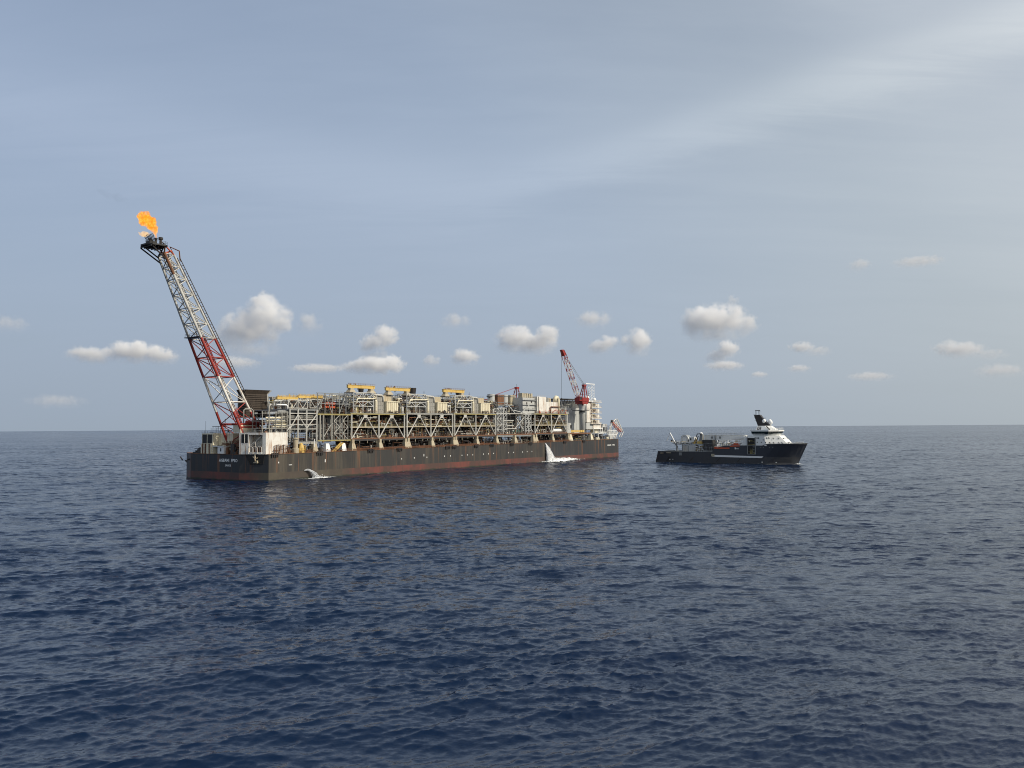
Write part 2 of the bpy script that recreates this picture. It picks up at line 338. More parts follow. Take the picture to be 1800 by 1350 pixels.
# ------------------------------------------------------------------ the sea
def make_sea():
    rng = np.random.default_rng(7)
    # wind sea: components with random direction about the main one
    NW = 300; lam = np.exp(np.linspace(math.log(.45), math.log(38), NW)) * rng.uniform(.97, 1.03, NW)
    k = 2 * math.pi / lam
    spread = np.where(lam > 12, .40, np.where(lam > 2, .50, .62))
    th = math.atan2(-.90, .42) + rng.normal(0, 1, NW) * spread
    slope = np.sqrt(2 * .060 / NW) * np.interp(np.log(lam), np.log([.45, .9, 2.2, 4.5, 8, 18, 40]), [1.35, 1.3, .95, .62, .48, .36, .27])
    amp = slope / k; kx, ky = k * np.cos(th), k * np.sin(th); ph = rng.uniform(0, 2 * math.pi, NW)
    def waves(X, Y, spacing=None):
        H = np.zeros_like(X); DX = np.zeros_like(X); DY = np.zeros_like(X)
        G = np.ones_like(X)                                      # gusts: the short chop comes and goes
        for w_, d_, p_ in ((170, .4, 1), (95, 1.3, 2.2), (260, 2.1, 4), (60, 1.9, .7), (42, .9, 5.1)): G += .17 * np.sin(2 * math.pi / w_ * (X * math.cos(d_) + Y * math.sin(d_)) + p_)
        G = np.clip(G, .45, 1.6)
        for i in range(NW):
            if spacing is not None:
                n = int(np.searchsorted(spacing, lam[i] / 2.6))      # rings fine enough to carry this wave
                if n < 2: continue
                sl = np.s_[:n]
            else: sl = np.s_[:]
            p = kx[i] * X[sl] + ky[i] * Y[sl] + ph[i]; s = np.sin(p); c = np.cos(p)
            if lam[i] < 7: s *= G[sl]; c *= G[sl]
            H[sl] += amp[i] * s; DX[sl] -= 1.45 * amp[i] * kx[i] / k[i] * c * -1; DY[sl] -= 1.45 * amp[i] * ky[i] / k[i] * c * -1
        return H, DX, DY
    r = [44.0]
    while r[-1] < 150: r.append(r[-1] * 1.0034)
    while r[-1] < 3200: r.append(r[-1] * 1.0046)
    while r[-1] < 90000: r.append(r[-1] * 1.03)
    r = np.array([4.0, 14, 26] + r)
    spacing = np.maximum(np.gradient(r) * .75, .0015 * r); spacing[:4] = spacing[5]; spacing = np.maximum.accumulate(spacing)
    a = np.concatenate([np.linspace(-180, -42, 34)[:-1], np.linspace(-42, 42, 1060), np.linspace(42, 180, 34)[1:]]) * math.pi / 180
    a = a[:-1]
    RR, AA = np.meshgrid(r, a, indexing='ij')
    X = RR * np.sin(AA); Y = RR * np.cos(AA)
    Xn, Yn = X.copy(), Y.copy()
    H, DX, DY = waves(X, Y, spacing)
    X = X + DX; Y = Y + DY
    nr, na = RR.shape
    V = np.stack([X, Y, H], -1).reshape(-1, 3)
    ii, jj = np.meshgrid(np.arange(nr - 1), np.arange(na), indexing='ij')
    j2 = (jj + 1) % na
    Q = np.stack([ii * na + jj, (ii + 1) * na + jj, (ii + 1) * na + j2, ii * na + j2], -1).reshape(-1, 4)[:, ::-1]
    me = bpy.data.meshes.new('sea')
    me.vertices.add(len(V) + 1); V = np.vstack([V, [[0, 0, 0]]]); me.vertices.foreach_set('co', V.ravel())
    tri = np.stack([np.full(na, len(V) - 1), np.arange(na), (np.arange(na) + 1) % na], -1)[:, ::-1]
    loops = np.concatenate([Q.ravel(), tri.ravel()]).astype(np.int32)
    me.loops.add(len(loops)); me.loops.foreach_set('vertex_index', loops)
    starts = np.concatenate([np.arange(len(Q)) * 4, len(Q) * 4 + np.arange(na) * 3]).astype(np.int32)
    me.polygons.add(len(starts)); me.polygons.foreach_set('loop_start', starts)
    me.polygons.foreach_set('use_smooth', np.ones(len(starts), bool))
    me.update(); me.validate()
    # waves too short for the rings out there live on as surface slope
    miss = np.array([math.sqrt(float(np.sum(.5 * slope[lam / 2.6 < sp] ** 2))) for sp in spacing])
    at = me.attributes.new('fine_slope', 'FLOAT', 'POINT'); at.data.foreach_set('value', np.append(np.repeat(miss, na), 0).astype(np.float32))
    m, N, L = new_mat('sea_water')
    g = N.new('ShaderNodeNewGeometry'); P = g.outputs['Position']
    patch = noise_node(N, L, P, .006, 6, .65, (.5, 1.6, 1))
    pf = ramp_node(N, L, patch, [(.36, .40), (.62, 1.45)])
    acc = None
    at = N.new('ShaderNodeAttribute'); at.attribute_name = 'fine_slope'
    for sc, st, det in ((2.8, .46, 3), (8.0, .20, 1), (.42, 'fine', 3)):
        mp = N.new('ShaderNodeMapping'); mp.inputs['Rotation'].default_value = (0, 0, R(25)); mp.inputs['Scale'].default_value = (.6, 1.25, 1); L.new(P, mp.inputs[0])
        n = N.new('ShaderNodeTexNoise'); L.new(mp.outputs[0], n.inputs['Vector']); n.inputs['Scale'].default_value = sc; n.inputs['Detail'].default_value = det; n.inputs['Roughness'].default_value = .62
        v = N.new('ShaderNodeVectorMath'); v.operation = 'SUBTRACT'; L.new(n.outputs['Color'], v.inputs[0]); v.inputs[1].default_value = (.5, .5, .5)
        v2 = N.new('ShaderNodeVectorMath'); v2.operation = 'MULTIPLY'; L.new(v.outputs[0], v2.inputs[0]); k_ = 1 if st == 'fine' else st; v2.inputs[1].default_value = (k_ * .75, k_, 0)
        res = v2.outputs[0]
        if st == 'fine':
            v3 = N.new('ShaderNodeVectorMath'); v3.operation = 'SCALE'; L.new(res, v3.inputs[0]); L.new(mnode(N, L, 'MULTIPLY', at.outputs['Fac'], 11.0), v3.inputs['Scale']); res = v3.outputs[0]
        if acc is None: acc = res
        else:
            ad = N.new('ShaderNodeVectorMath'); L.new(acc, ad.inputs[0]); L.new(res, ad.inputs[1]); acc = ad.outputs[0]
    sc_ = N.new('ShaderNodeVectorMath'); sc_.operation = 'SCALE'; L.new(acc, sc_.inputs[0]); L.new(pf, sc_.inputs['Scale'])
    ad = N.new('ShaderNodeVectorMath'); L.new(sc_.outputs[0], ad.inputs[0]); L.new(g.outputs['Normal'], ad.inputs[1])
    nn = N.new('ShaderNodeVectorMath'); nn.operation = 'NORMALIZE'; L.new(ad.outputs[0], nn.inputs[0])
    b = N.new('ShaderNodeBsdfPrincipled'); b.inputs['Base Color'].default_value = (.0005, .0095, .034, 1)
    b.inputs['Roughness'].default_value = .135; b.inputs['IOR'].default_value = 1.333
    L.new(nn.outputs[0], b.inputs['Normal'])
    o = N.new('ShaderNodeOutputMaterial'); L.new(b.outputs[0], o.inputs[0])
    me.materials.append(m)
    s = link('sea', me, None, kind='structure', label='dark blue open sea with small wind waves')
    return waves
waves = make_sea()
def foam_material():
    m, N, L = new_mat('sea_foam')
    g = N.new('ShaderNodeNewGeometry'); at = N.new('ShaderNodeAttribute'); at.attribute_name = 'cover'
    n = noise_node(N, L, g.outputs['Position'], .7, 6, .7)
    f = mnode(N, L, 'ADD', at.outputs['Fac'], mnode(N, L, 'MULTIPLY', mnode(N, L, 'SUBTRACT', n, .5), 2.2))
    f = ramp_node(N, L, f, [(.42, 0), (.75, 1)])
    d = N.new('ShaderNodeBsdfDiffuse'); d.inputs[0].default_value = (.80, .82, .83, 1)
    t = N.new('ShaderNodeBsdfTransparent'); mx = N.new('ShaderNodeMixShader'); L.new(f, mx.inputs[0]); L.new(t.outputs[0], mx.inputs[1]); L.new(d.outputs[0], mx.inputs[2])
    o = N.new('ShaderNodeOutputMaterial'); L.new(mx.outputs[0], o.inputs[0]); return m
M['foam'] = foam_material()
def foam_patch(name, label, M4, x0, x1, y0, y1, cover, nx=60, ny=24, lift=.10, tall=.5):
    """froth lying on the water: follows the waves; cover(u,v) in 0..1"""
    xs = np.linspace(x0, x1, nx); ys = np.linspace(y0, y1, ny); XX, YY = np.meshgrid(xs, ys, indexing='ij')
    rng = np.random.default_rng(3)
    A_ = np.array(M4)
    WX = A_[0, 0] * XX + A_[0, 1] * YY + A_[0, 3]; WY = A_[1, 0] * XX + A_[1, 1] * YY + A_[1, 3]
    H, DX, DY = waves(WX, WY)
    cov = cover((XX - x0) / (x1 - x0), (YY - y0) / (y1 - y0))
    H = np.maximum(H, -.1) + lift + cov ** 2 * rng.uniform(.0, tall, XX.shape)
    V = np.stack([WX, WY, H], -1).reshape(-1, 3)
    Q = [(i * ny + j, (i + 1) * ny + j, (i + 1) * ny + j + 1, i * ny + j + 1) for i in range(nx - 1) for j in range(ny - 1)]
    me = bpy.data.meshes.new(name); me.from_pydata(V.tolist(), [], Q)
    at = me.attributes.new('cover', 'FLOAT', 'POINT'); at.data.foreach_set('value', cov.ravel().astype(np.float32))
    me.materials.append(M['foam']); me.polygons.foreach_set('use_smooth', [True] * len(me.polygons))
    return link(name, me, None, kind='stuff', label=label)

# ------------------------------------------------------------------ the production ship (x forward from the stern, y to port, z up)
SHIP_A = (-104.7745, 355.7005, 0); SHIP_RZ = math.atan2(260.3415, 184.8671)
ship = empty('production_ship', 'long black floating oil production ship crowded with grey process modules, flaring at its stern', 'ship', SHIP_A, SHIP_RZ)
SM = Matrix.Translation(SHIP_A) @ Matrix.Rotation(SHIP_RZ, 4, 'Z')
DZ = lambda x: 11.35 + .0062 * x            # hull deck level
B = 60.0
OUT = [(0, 0), (317, 0), (321.5, 3.5), (325, 14), (326, 30), (325, 46), (321.5, 56.5), (317, B), (0, B), (-5, 49.2), (-5, 13.4)]
def loop_mesh(zlo, zhi, sub=6):
    pts = []
    for i, p in enumerate(OUT):
        q = OUT[(i + 1) % len(OUT)]; n = max(1, int(math.hypot(q[0] - p[0], q[1] - p[1]) / 12))
        pts += [(p[0] + (q[0] - p[0]) * t / n, p[1] + (q[1] - p[1]) * t / n) for t in range(n)]
    return pts
def band(b, zlo, zhi):
    pts = loop_mesh(0, 0); n = len(pts)
    V = [(x, y, zlo(x)) for x, y in pts] + [(x, y, zhi(x)) for x, y in pts]
    b.add(V, [(i, (i + 1) % n, (i + 1) % n + n, i + n) for i in range(n)])
    return pts
RED = lambda x: 3.45 - .0005 * x
b = MB(); pts = band(b, RED, DZ)
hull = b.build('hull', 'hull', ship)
b = MB(); band(b, lambda x: -6.0, RED); b.build('boot_topping', 'boot', hull, label='dull red paint band along the waterline')
b = MB(); n = len(pts); b.add([(x, y, DZ(x) - .03) for x, y in pts], [tuple(range(n))]); b.build('main_deck', 'deck', hull)
b = MB()                                                       # sheer strake bead and gutter bar
for y in (-.06, B + .06): b.tube([(x, y, DZ(x)) for x in (0, 60, 120, 180, 240, 310)], .14, 6)
b.tube([(-5.06, 13.4, DZ(0)), (-5.06, 49.2, DZ(0))], .14, 6); b.tube([(-.06, 0, DZ(0)), (-5.06, 13.4, DZ(0))], .14, 6)
b.build('gunwale_bar', 'rust2', hull)
# mooring chocks hung over the starboard deck edge
for x in (3.0, 28.4, 60.7, 81.2, 119.5, 125.1, 144.9, 159.8, 180.1, 200.3, 241.2, 266.2):
    b = MB(); z = DZ(x)
    for k in range(4):
        c = x - 1.5 + k * 1.0
        b.box(c - .28, c + .28, -.55, -.03, z - 1.35 + .15 * (k % 2), z + .45)
    b.box(x - 2, x + 2, -.35, -.02, z - .35, z + .2); b.tube([(x - 1.9, -.5, z - .2), (x + 1.9, -.5, z - .2)], .2, 6)
    b.build('mooring_chock', 'soot', hull)
for x, z in ((117, 6.9), (122.1, 6.9), (132.1, 6.9), (136.9, 7), (141.9, 6.9), (151.8, 7), (156.8, 7), (161.8, 7.1), (176.9, 7.1), (182.1, 7.1), (191.8, 7.1), (196.8, 7.2), (202.1, 7.2), (31.8, 7.5), (5.3, 7.7), (82.9, 6.7), (92.6, 6.8), (100.1, 8), (102.5, 6.8)):
    h = .55 if x != 31.8 and x != 100.1 else 1.1
    box('draft_mark', hull, 'clean', x - .22, x + .22, -.03, -.002, z - h * .6, z + h * .6)
box('draft_mark', hull, 'clean', 10.8, 12.6, -.03, -.002, 6.3, 6.55)
def lettering(text, par, mat, size, loc, rot, name='lettering', ext=.02, width=None, **p):
    c = bpy.data.curves.new(name, 'FONT'); c.body = text; c.size = size; c.extrude = ext; c.align_x = 'CENTER'; c.align_y = 'CENTER'; c.resolution_u = 2
    c.materials.append(M[mat]); c.space_character = 1.08; c.offset = size * .022
    t = bpy.data.objects.new(name, c); col.objects.link(t); dg = bpy.context.evaluated_depsgraph_get()
    me = bpy.data.meshes.new_from_object(t.evaluated_get(dg)); bpy.data.objects.remove(t); bpy.data.curves.remove(c)
    if not me.materials: me.materials.append(M[mat])
    o = link(name, me, par, **p); o.location = loc; o.rotation_euler = rot
    return o
# letters on the transom face -x: text runs towards -y
for wd, y in (('AGBAMI', 24.1), ('FPSO', 16.9)): lettering(wd, hull, 'clean', 1.9, (-5.04, y, 8.55), (R(90), 0, R(-90)), 'ship_name_lettering', label='white ship name on the black transom')
lettering('LAGOS', hull, 'clean', 1.2, (-5.04, 21.3, 6.35), (R(90), 0, R(-90)), 'home_port_lettering', label='white home port name on the black transom')
for wd, x in (('AGBAMI', 302.8), ('FPSO', 309.4)): lettering(wd, hull, 'boatwhite', 1.5, (x, -.04, 9.0), (R(90), 0, 0), 'bow_name_lettering', label='white ship name near the bow')
# flat black sheet painting the shade of a mooring recess, starboard stern corner (lies on the chamfer, 14.3 m long)
CH = Vector((-5, 13.4, 0)).normalized(); CN = Vector((-CH.y, CH.x, 0)) * 1.0
if CN.x > 0: CN = -CN                                            # outward, towards the stern
ch = lambda t, z, o=0: tuple(Vector((0, 0, z)) + CH * t + CN * o)
b = MB()
P0 = [(11.2, 11.25), (9.0, 7.2), (2.6, 7.3), (2.1, 11.25)]
b.add([ch(t, z, .02) for t, z in P0], [(0, 1, 2, 3)])
for (t0, z0), (t1, z1) in zip(P0, P0[1:] + P0[:1]): b.tube([ch(t0, z0, .1), ch(t1, z1, .1)], .16, 6)
b.build('recess_shade_panel', 'black', hull)
b = MB()
b.tube([ch(6.4, 11.6, .3), ch(6.2, 9.3, .8), ch(6.1, 7.8, .5)], .35, 8); b.tube([ch(6.9, 7.8, .6), ch(4.8, 7.8, .6)], .3, 8)
b.tube([ch(6.2, 9.6, .7), ch(7.3, 10.4, .6)], .25, 6); b.tube([ch(6.0, 9.6, .7), ch(5.0, 9.9, .5)], .2, 6); b.lathe(ch(5.2, 7.9, .6), [(.4, 0), (.4, .8)], 8)
b.build('fairlead', 'stool', hull, smooth=True)
MB().tube([(-2, B + .3, 8), (-2, B + 2, 9.5)], .3, 6).build('fairlead', 'soot', hull)
b = MB(); b.tube([(-2.5, 52, 9), (-5.6, 52.5, 8), (-5.8, 51, 7.4)], .3, 6)
b.build('fairlead', 'soot', hull)

# --- stern deckhouses
def starboard_house():
    z0, h = 11.4, 9.35
    b = MB()
    # starboard face, plain
    A_, B_ = Vector((-.9, .9, z0)), Vector((10.8, .9, z0))
    wall_holes(b, A_, (1, 0, 0), 11.7, h, [], 0, (0, 1, 0))
    W = 13.0
    du = Vector((-5, 13.4, 0)).normalized()
    inw = -CN
    # stern face along the corner: big open bay and a louvred window
    wall_holes(b, A_, du, W, h, [(1.6, 8.3, .9, 8.4)], 5.5, inw)
    E = A_ + du * W
    b.add([B_, (10.8, 14, z0), (10.8, 14, z0 + h), B_ + Vector((0, 0, h))], [(0, 1, 2, 3)])
    b.add([(10.8, 14, z0), E, E + Vector((0, 0, h)), (10.8, 14, z0 + h)], [(0, 1, 2, 3)])
    b.add([A_ + Vector((0, 0, h)), B_ + Vector((0, 0, h)), (10.8, 14, z0 + h), E + Vector((0, 0, h))], [(0, 1, 2, 3)])
    ho = b.build('stern_deckhouse', 'white', ship, label='white rust-streaked deckhouse with open stair bay')
    f = lambda t, z, o=.05: A_ + du * t + CN * o + Vector((0, 0, z))
    b = MB(); b.add([f(8.75, 4.9), f(11.9, 4.9), f(11.9, 8.7), f(8.75, 8.7)], [(0, 1, 2, 3)]); wn = b.build('window', 'black', ho)
    b = MB(); b.tube([f(10.3, 4.9, .1), f(10.3, 8.7, .1)], .1, 4)
    b.build('mullion', 'white', ho)
    # stair with handrails inside the bay
    b = MB()
    for s_ in (-1.2, -2.4): b.tube([f(7.9, 3.2, s_), f(3.2, 7.6, s_)], .22, 4)
    for k in range(14): p = f(7.9 - 4.7 * k / 13, 3.2 + 4.4 * k / 13, -1.2); q = p - CN * 1.2; b.tube([p, q], .14, 4)
    b.build('stairway', 'lgrey', ho)
    b = MB()
    for t0 in (1.8, 4.0, 6.2):
        b.tube([f(t0, .2, .4), f(t0, 2.9, .4), f(t0 + .3, 3.2, .4), f(t0 + 1.6, 3.2, .4), f(t0 + 1.9, 2.9, .4), f(t0 + 1.9, .2, .4)], .13, 6)
    b.tube([f(8.2, 3.3, .2), f(5.6, 5.2, .2), f(4.9, 5.3, .2), f(4.9, 1, .2)], .1, 6)
    b.build('guard_hoop', 'white', ho)
    b = MB(); rng = random.Random(5)
    for k in range(16):
        p = f(rng.uniform(2, 8), .9, -rng.uniform(.8, 4)); b.tube([p, p + Vector((0, 0, rng.uniform(.5, 2.6)))], rng.uniform(.1, .4), 6)
    b.build('bay_pipework', 'rust2', ho, kind='stuff')
    b = MB(); rail(b, [(-.9, .9, z0 + h), (10.8, .9, z0 + h)], 1.1, 2.2, .05); rail(b, [f(0, h, 0), f(13, h, 0)], 1.1, 2.2, .05); b.build('handrail', 'mgrey', ho, kind='stuff')
    # hose racks and a valve skid standing by the starboard face
    b = MB(); rng = random.Random(8)
    for x in (3.2, 5.2, 7.0, 8.4, 10.2): b.tube([(x, .4, 11.5), (x, .4, 15.2 + rng.uniform(-.4, .4)), (x + 1.2, .4, 15.4), (x + 1.2, .4, 11.5)], .16, 6)
    clutter(b, rng, 2.6, 10.8, .2, .7, 11.5, 15, 22, .5)
    b.build('valve_rack', 'rust2', ho)
starboard_house()
def port_house():
    z0, h = 11.4, 9.1
    b = MB()
    wall_holes(b, (-4.9, 41, z0), (0, -1, 0), 8.2, h, [], 0, (1, 0, 0))
    b.add([(-4.9, 41, z0), (8, 41, z0), (8, 41, z0 + h), (-4.9, 41, z0 + h)], [(0, 1, 2, 3)])
    b.add([(-4.9, 41, z0 + h), (-4.9, 32.8, z0 + h), (-1.5, 32.8, z0 + h), (-1.5, 23, z0 + h), (8, 23, z0 + h), (8, 41, z0 + h)], [tuple(range(6))])
    b.add([(-4.9, 32.8, z0), (-1.5, 32.8, z0), (-1.5, 32.8, z0 + h), (-4.9, 32.8, z0 + h)], [(0, 1, 2, 3)])
    b.add([(-1.5, 32.8, z0), (-1.5, 23, z0), (-1.5, 23, z0 + h), (-1.5, 32.8, z0 + h)], [(0, 1, 2, 3)])
    b.add([(-1.5, 23, z0), (8, 23, z0), (8, 23, z0 + h), (-1.5, 23, z0 + h)], [(0, 1, 2, 3)])
    ho = b.build('stern_deckhouse', 'cream', ship, label='cream deckhouse with two black louvres above a ribbed rusty front')
    for y1 in (40.5, 36.6): box('louvre', ho, 'black', -4.98, -4.88, y1 - 3.2, y1, z0 + 4.7, z0 + 8.6)
    rib = ['cream', 'rust2', 'cream', 'rust', 'cream', 'cream', 'rust2', 'cream']
    for k, mt in enumerate(rib): box('front_panel', ho, mt, -5.05 - .12 * (k % 2), -4.9, 40.6 - k, 41.5 - k, z0 - .1, z0 + 4.5)
    sh = MB().box(-4.6, -2.0, 25.2, 29.6, z0, z0 + 3.2).box(-5, -1.9, 25, 32.6, z0 + 3.2, z0 + 3.5).build('deck_locker', 'clean', ho, label='small white locker with a dark door')
    box('locker_door', ho, 'soot', -4.68, -4.58, 26.9, 27.6, z0 + 1.1, z0 + 2.5)
    b = MB(); rng = random.Random(3)
    clutter(b, rng, -3.5, -1.8, 14.5, 31, 14.9, 17.2, 30, .7); clutter(b, rng, -4, -1, 14.5, 24.5, 11.4, 16, 40, .8)
    b.build('winch_machinery', 'rust2', ho, kind='stuff')
    b = MB(); clutter(b, rng, -4, -1, 14.5, 31, 11.5, 16.5, 30, .8); b.lathe((-3, 20.3, z0), [(1.3, 0), (1.3, 4.3), (.2, 4.6)], 12); b.build('mooring_winch', 'dark', ho, kind='stuff')
    b = MB(); rng = random.Random(4)
    for k in range(3): b.lathe((-3 + k * .8, 43 + k * 2.4, z0), [(.9, 0), (1.2, .5), (1.1, 1.7), (.4, 2.5)], 10)
    b.box(-4, 2, 42, 49, z0, z0 + .7); clutter(b, rng, -4, 2, 42, 49, z0 + .7, z0 + 2.6, 20, .6); b.build('mooring_winch', 'soot', ho)
    b = MB(); zt = z0 + h
    rail(b, [(-4.9, 41, zt), (-4.9, 32.8, zt), (-1.5, 32.8, zt), (-1.5, 23, zt)], 1.1, 2, .06)
    b.box(-2, 1, 33, 37.5, zt + 3, zt + 3.2)
    for y in (33.3, 35, 37.2):
        for x in (-1.8, .8): b.tube([(x, y, zt), (x, y, zt + 3)], .1, 4)
    clutter(b, rng, -4, 4, 27, 38, zt, zt + 2.4, 22, .4); b.tube([(-4, 39.5, zt), (-4, 39.5, zt + 5.6)], .06, 4); b.tube([(-1, 29.4, zt), (-1, 29.4, zt + 6.5)], .16, 4); b.box(-1.4, -.6, 29.1, 29.8, zt + 3, zt + 4.4)
    b.build('roof_gear', 'dark', ho, kind='stuff')
port_house()

# --- flare boom: four leaning chords, braces, riser pipes and ladder
def flare_boom():
    zb, zt_ = 13.0, 94.0
    base = dict(N=((1.0, 14, zb), (-40.1, 16, zt_)), R=((11.2, 14, zb), (-35.9, 16, zt_)), L=((.9, 28, zb), (-38.4, 23.2, zt_)))
    base['P'] = ((11.2, 28, zb), (-34.2, 23.2, zt_))
    def at(c, z):
        p, q = Vector(base[c][0]), Vector(base[c][1]); return p + (q - p) * ((z - zb) / (zt_ - zb))
    bands = [(13, 30, 'fred'), (30, 45, 'white'), (45, 61, 'fred'), (61, 94, 'weather')]
    cm = lambda z: next((m_ for a, c, m_ in bands if z < c + .01), 'weather')
    b = MB(); b.box(-1.5, 14, 12, 30, 12.2, 13.2); bm = b.build('flare_boom', 'rust2', ship, label='tall leaning red and white lattice flare boom over the stern')
    for c, r in (('N', .62), ('R', .5), ('L', .55), ('P', .45)):
        for a, z1, mt in bands: bar('chord', bm, mt, at(c, a), at(c, z1), r if z1 < 70 else r * .9, 10)
    bar('chord', bm, 'rust2', at('N', 86), at('N', 94.2), .62, 10)
    nodes = [16, 24.6, 34.2, 45, 53, 61, 67, 72.9, 78.6, 84.3, 89.2, 94]
    for i, z in enumerate(nodes):
        mt = cm(z + .5)
        for p, q in (('N', 'R'), ('N', 'L'), ('L', 'P'), ('P', 'R')): bar('brace', bm, mt, at(p, z), at(q, z), .24, 6)
        if i + 1 < len(nodes):
            z2 = nodes[i + 1]; zm = (z + z2) / 2; m2 = cm(zm)
            for p in ('R', 'L'):
                bar('brace', bm, m2, at(p, z), at('N', zm), .21, 6); bar('brace', bm, m2, at('N', zm), at(p, z2), .21, 6)
            bar('brace', bm, m2, at('P', z), at('L', z2), .2, 6); bar('brace', bm, m2, at('P', z2), at('R', z), .2, 6)
    ax = lambda z, dx, dy: at('N', z) + Vector((dx, dy, 0))
    for k, (dx, dy, r) in enumerate(((1.0, 1.4, .34), (1.6, 2.3, .26), (2.6, 3.1, .42), (.9, 3.2, .2), (2.4, 1.5, .22), (3.6, 2.3, .2))):
        for a, z1, mt in bands: bar('riser_pipe', bm, 'weather' if mt == 'white' else mt, ax(a + 1, dx, dy), ax(z1 + (1 if z1 < 90 else 1), dx, dy), r, 8)
    b = MB()                                                    # caged ladder outside the forward chord
    o1, o2 = Vector((.75, -.2, 0)), Vector((1.9, -.2, .3))
    for o_ in (o1, o2): b.tube([at('R', 15) + o_, at('R', 93) + o_], .17, 4)
    for i in range(53): z = 16 + i * 1.45; b.tube([at('R', z) + o1, at('R', z) + o2], .13, 4); b.tube([at('R', z) + o2, at('R', z) + o1 * .5 + Vector((.8, -.9, .3))], .07, 4)
    b.build('ladder', 'brown', bm)
    b = MB(); p = at('N', 61); q = at('L', 61)                  # rest platform half-way up
    b.box(p.x - 1.2, p.x + 3, p.y - .4, q.y + .5, 61.2, 61.5); rail(b, [(p.x - 1, q.y, 61.5), (p.x - 1, p.y, 61.5)], 1.3, 1.6, .07); b.build('rest_platform', 'dark', bm)
    b = MB()                                                    # red footing frame and tank house at the foot
    for y in (14.4, 20, 27): b.tube([(-4, y, 24.5), (9, y, 24.5)], .5, 6)
    for k in range(3): b.tube([(-1.5 + k * 3.4, 13.6, 25.3), (.9 + k * 3.4, 13.6, 25.3)], .85, 10)
    b.tube([(-4.2, 13.8, 23.2), (6.5, 13.8, 23.2)], .35, 6)
    b.build('footing_frame', 'fred', bm)
    b = MB(); b.box(-4.3, 4.2, 14, 19, 20.8, 24.1)
    for k in range(6): b.box(-4.3 + k * 1.45, -3.4 + k * 1.45, 13.8, 14.0 - .003, 20.8, 23.9 - .5 * (k % 2))
    b.build('foot_house', 'cream', bm, label='rust-stained cream casing under the boom foot')
    # head platform
    b = MB(); b.prism([(-47.4, 18), (-46, 14.8), (-41, 13.8), (-39.6, 14.6), (-39.4, 22), (-45.5, 24.4), (-47.2, 21.5)], 96.5, 97.1)
    for k in range(5): b.box(-46.4 + k * 1.5, -46.1 + k * 1.5, 15, 23, 95.9, 96.5)
    hp = b.build('head_platform', 'black', bm)
    b = MB(); rail(b, [(-47.3, 18, 97.1), (-46, 14.9, 97.1), (-41, 13.9, 97.1), (-39.7, 14.7, 97.1)], 1.2, 2.2, .05); b.build('handrail', 'dark', bm, kind='stuff')
    for p, q, mt in (((-45.5, 15.5, 96), at('N', 91), 'soot'), ((-46, 23.4, 96), at('L', 91), 'soot'), ((-46.5, 20, 96), at('L', 93), 'soot'), ((-41, 14.4, 96.4), at('N', 94), 'rust2'), ((-43, 16, 96), at('P', 93), 'rust2'), ((-39.8, 15, 96.4), at('R', 94), 'orange'), (at('N', 94), at('R', 95.5), 'orange'), (at('N', 95.5), at('L', 94), 'soot'), ((-40, 21.8, 96), at('P', 94), 'rust2')):
        bar('head_strut', bm, mt, p, q, .3, 6)
    b = MB(); b.tube([at('R', 94), at('R', 97), (-33.5, 16, 96), (-33, 16, 92)], .25, 6); b.build('vent_bend', 'rust', bm)
    box('burner_box', bm, 'black', -45.6, -42.8, 17.6, 20.4, 97.2, 98.5)
    for i in range(6):
        for j in range(2): bar('burner_stack', bm, 'black', (-45.4 + i * .5, 18 + j * 1.8, 98.4), (-46.9 + i * .55, 18 + j * 1.8, 100.6 + i * .22), .14, 6)
    b = MB(); b.lathe((-42.0, 19, 97.2), [(.35, 0), (.35, 2.4), (.55, 2.6), (.55, 3.1), (.3, 3.1)], 10); b.build('flare_tip', 'soot', bm)
    b = MB(); b.lathe((-40.6, 18, 97.2), [(.5, 0), (.5, 2.4), (.9, 2.5), (.9, 3.4), (.3, 3.6)], 10); b.tube([(-40.6, 18, 99), (-39.6, 17, 98)], .3, 6); b.build('pilot_housing', 'soot', bm)
flare_boom()

# --- windbreak wall of ribbed brown cladding
def windbreak():
    b = MB(); x0, x1, y0, y1, z0, z1 = 10.3, 22.2, 30, 35.5, 27.6, 38.7
    b.box(x0, x1, y0, y0 + .3, z0, z1); b.box(x0, x0 + .3, y0 + .3, y1, z0, z1)
    w = b.build('windbreak_wall', 'brown', ship, label='tall brown ribbed wall behind the flare boom')
    n = 13
    for k in range(n):
        z = z0 + (z1 - z0) * k / n; box('cladding_panel', w, 'brown', x0 - .05, x1 + .02, y0 - .35, y0 - .003, z + .12, z + (z1 - z0) / n - .12)
        box('cladding_panel', w, 'brown', x0 - .35, x0 - .003, y0, y1, z + .12, z + (z1 - z0) / n - .12)
    b = MB(); b.add([(x0, y0, z1), (x1, y0, z1), (x1 + 1.1, y0 - 1.2, z1 + 1.9), (x0 - .9, y0 - 1.2, z1 + 1.9)], [(0, 1, 2, 3)])
    b.add([(x0, y0, z1), (x0, y1, z1), (x0 - 1.2, y1, z1 + 1.9), (x0 - .9, y0 - 1.2, z1 + 1.9)], [(0, 3, 2, 1)]); b.build('flared_top', 'brown', w)
    b = MB(); b.tube([(x1 + .2, y0 - .1, z0 - 2), (x1 + .2, y0 - .1, z1), (x1 + 1.6, y0 - 1.3, z1 + 1.9)], .32, 6); b.build('edge_post', 'lgrey', w)
windbreak()

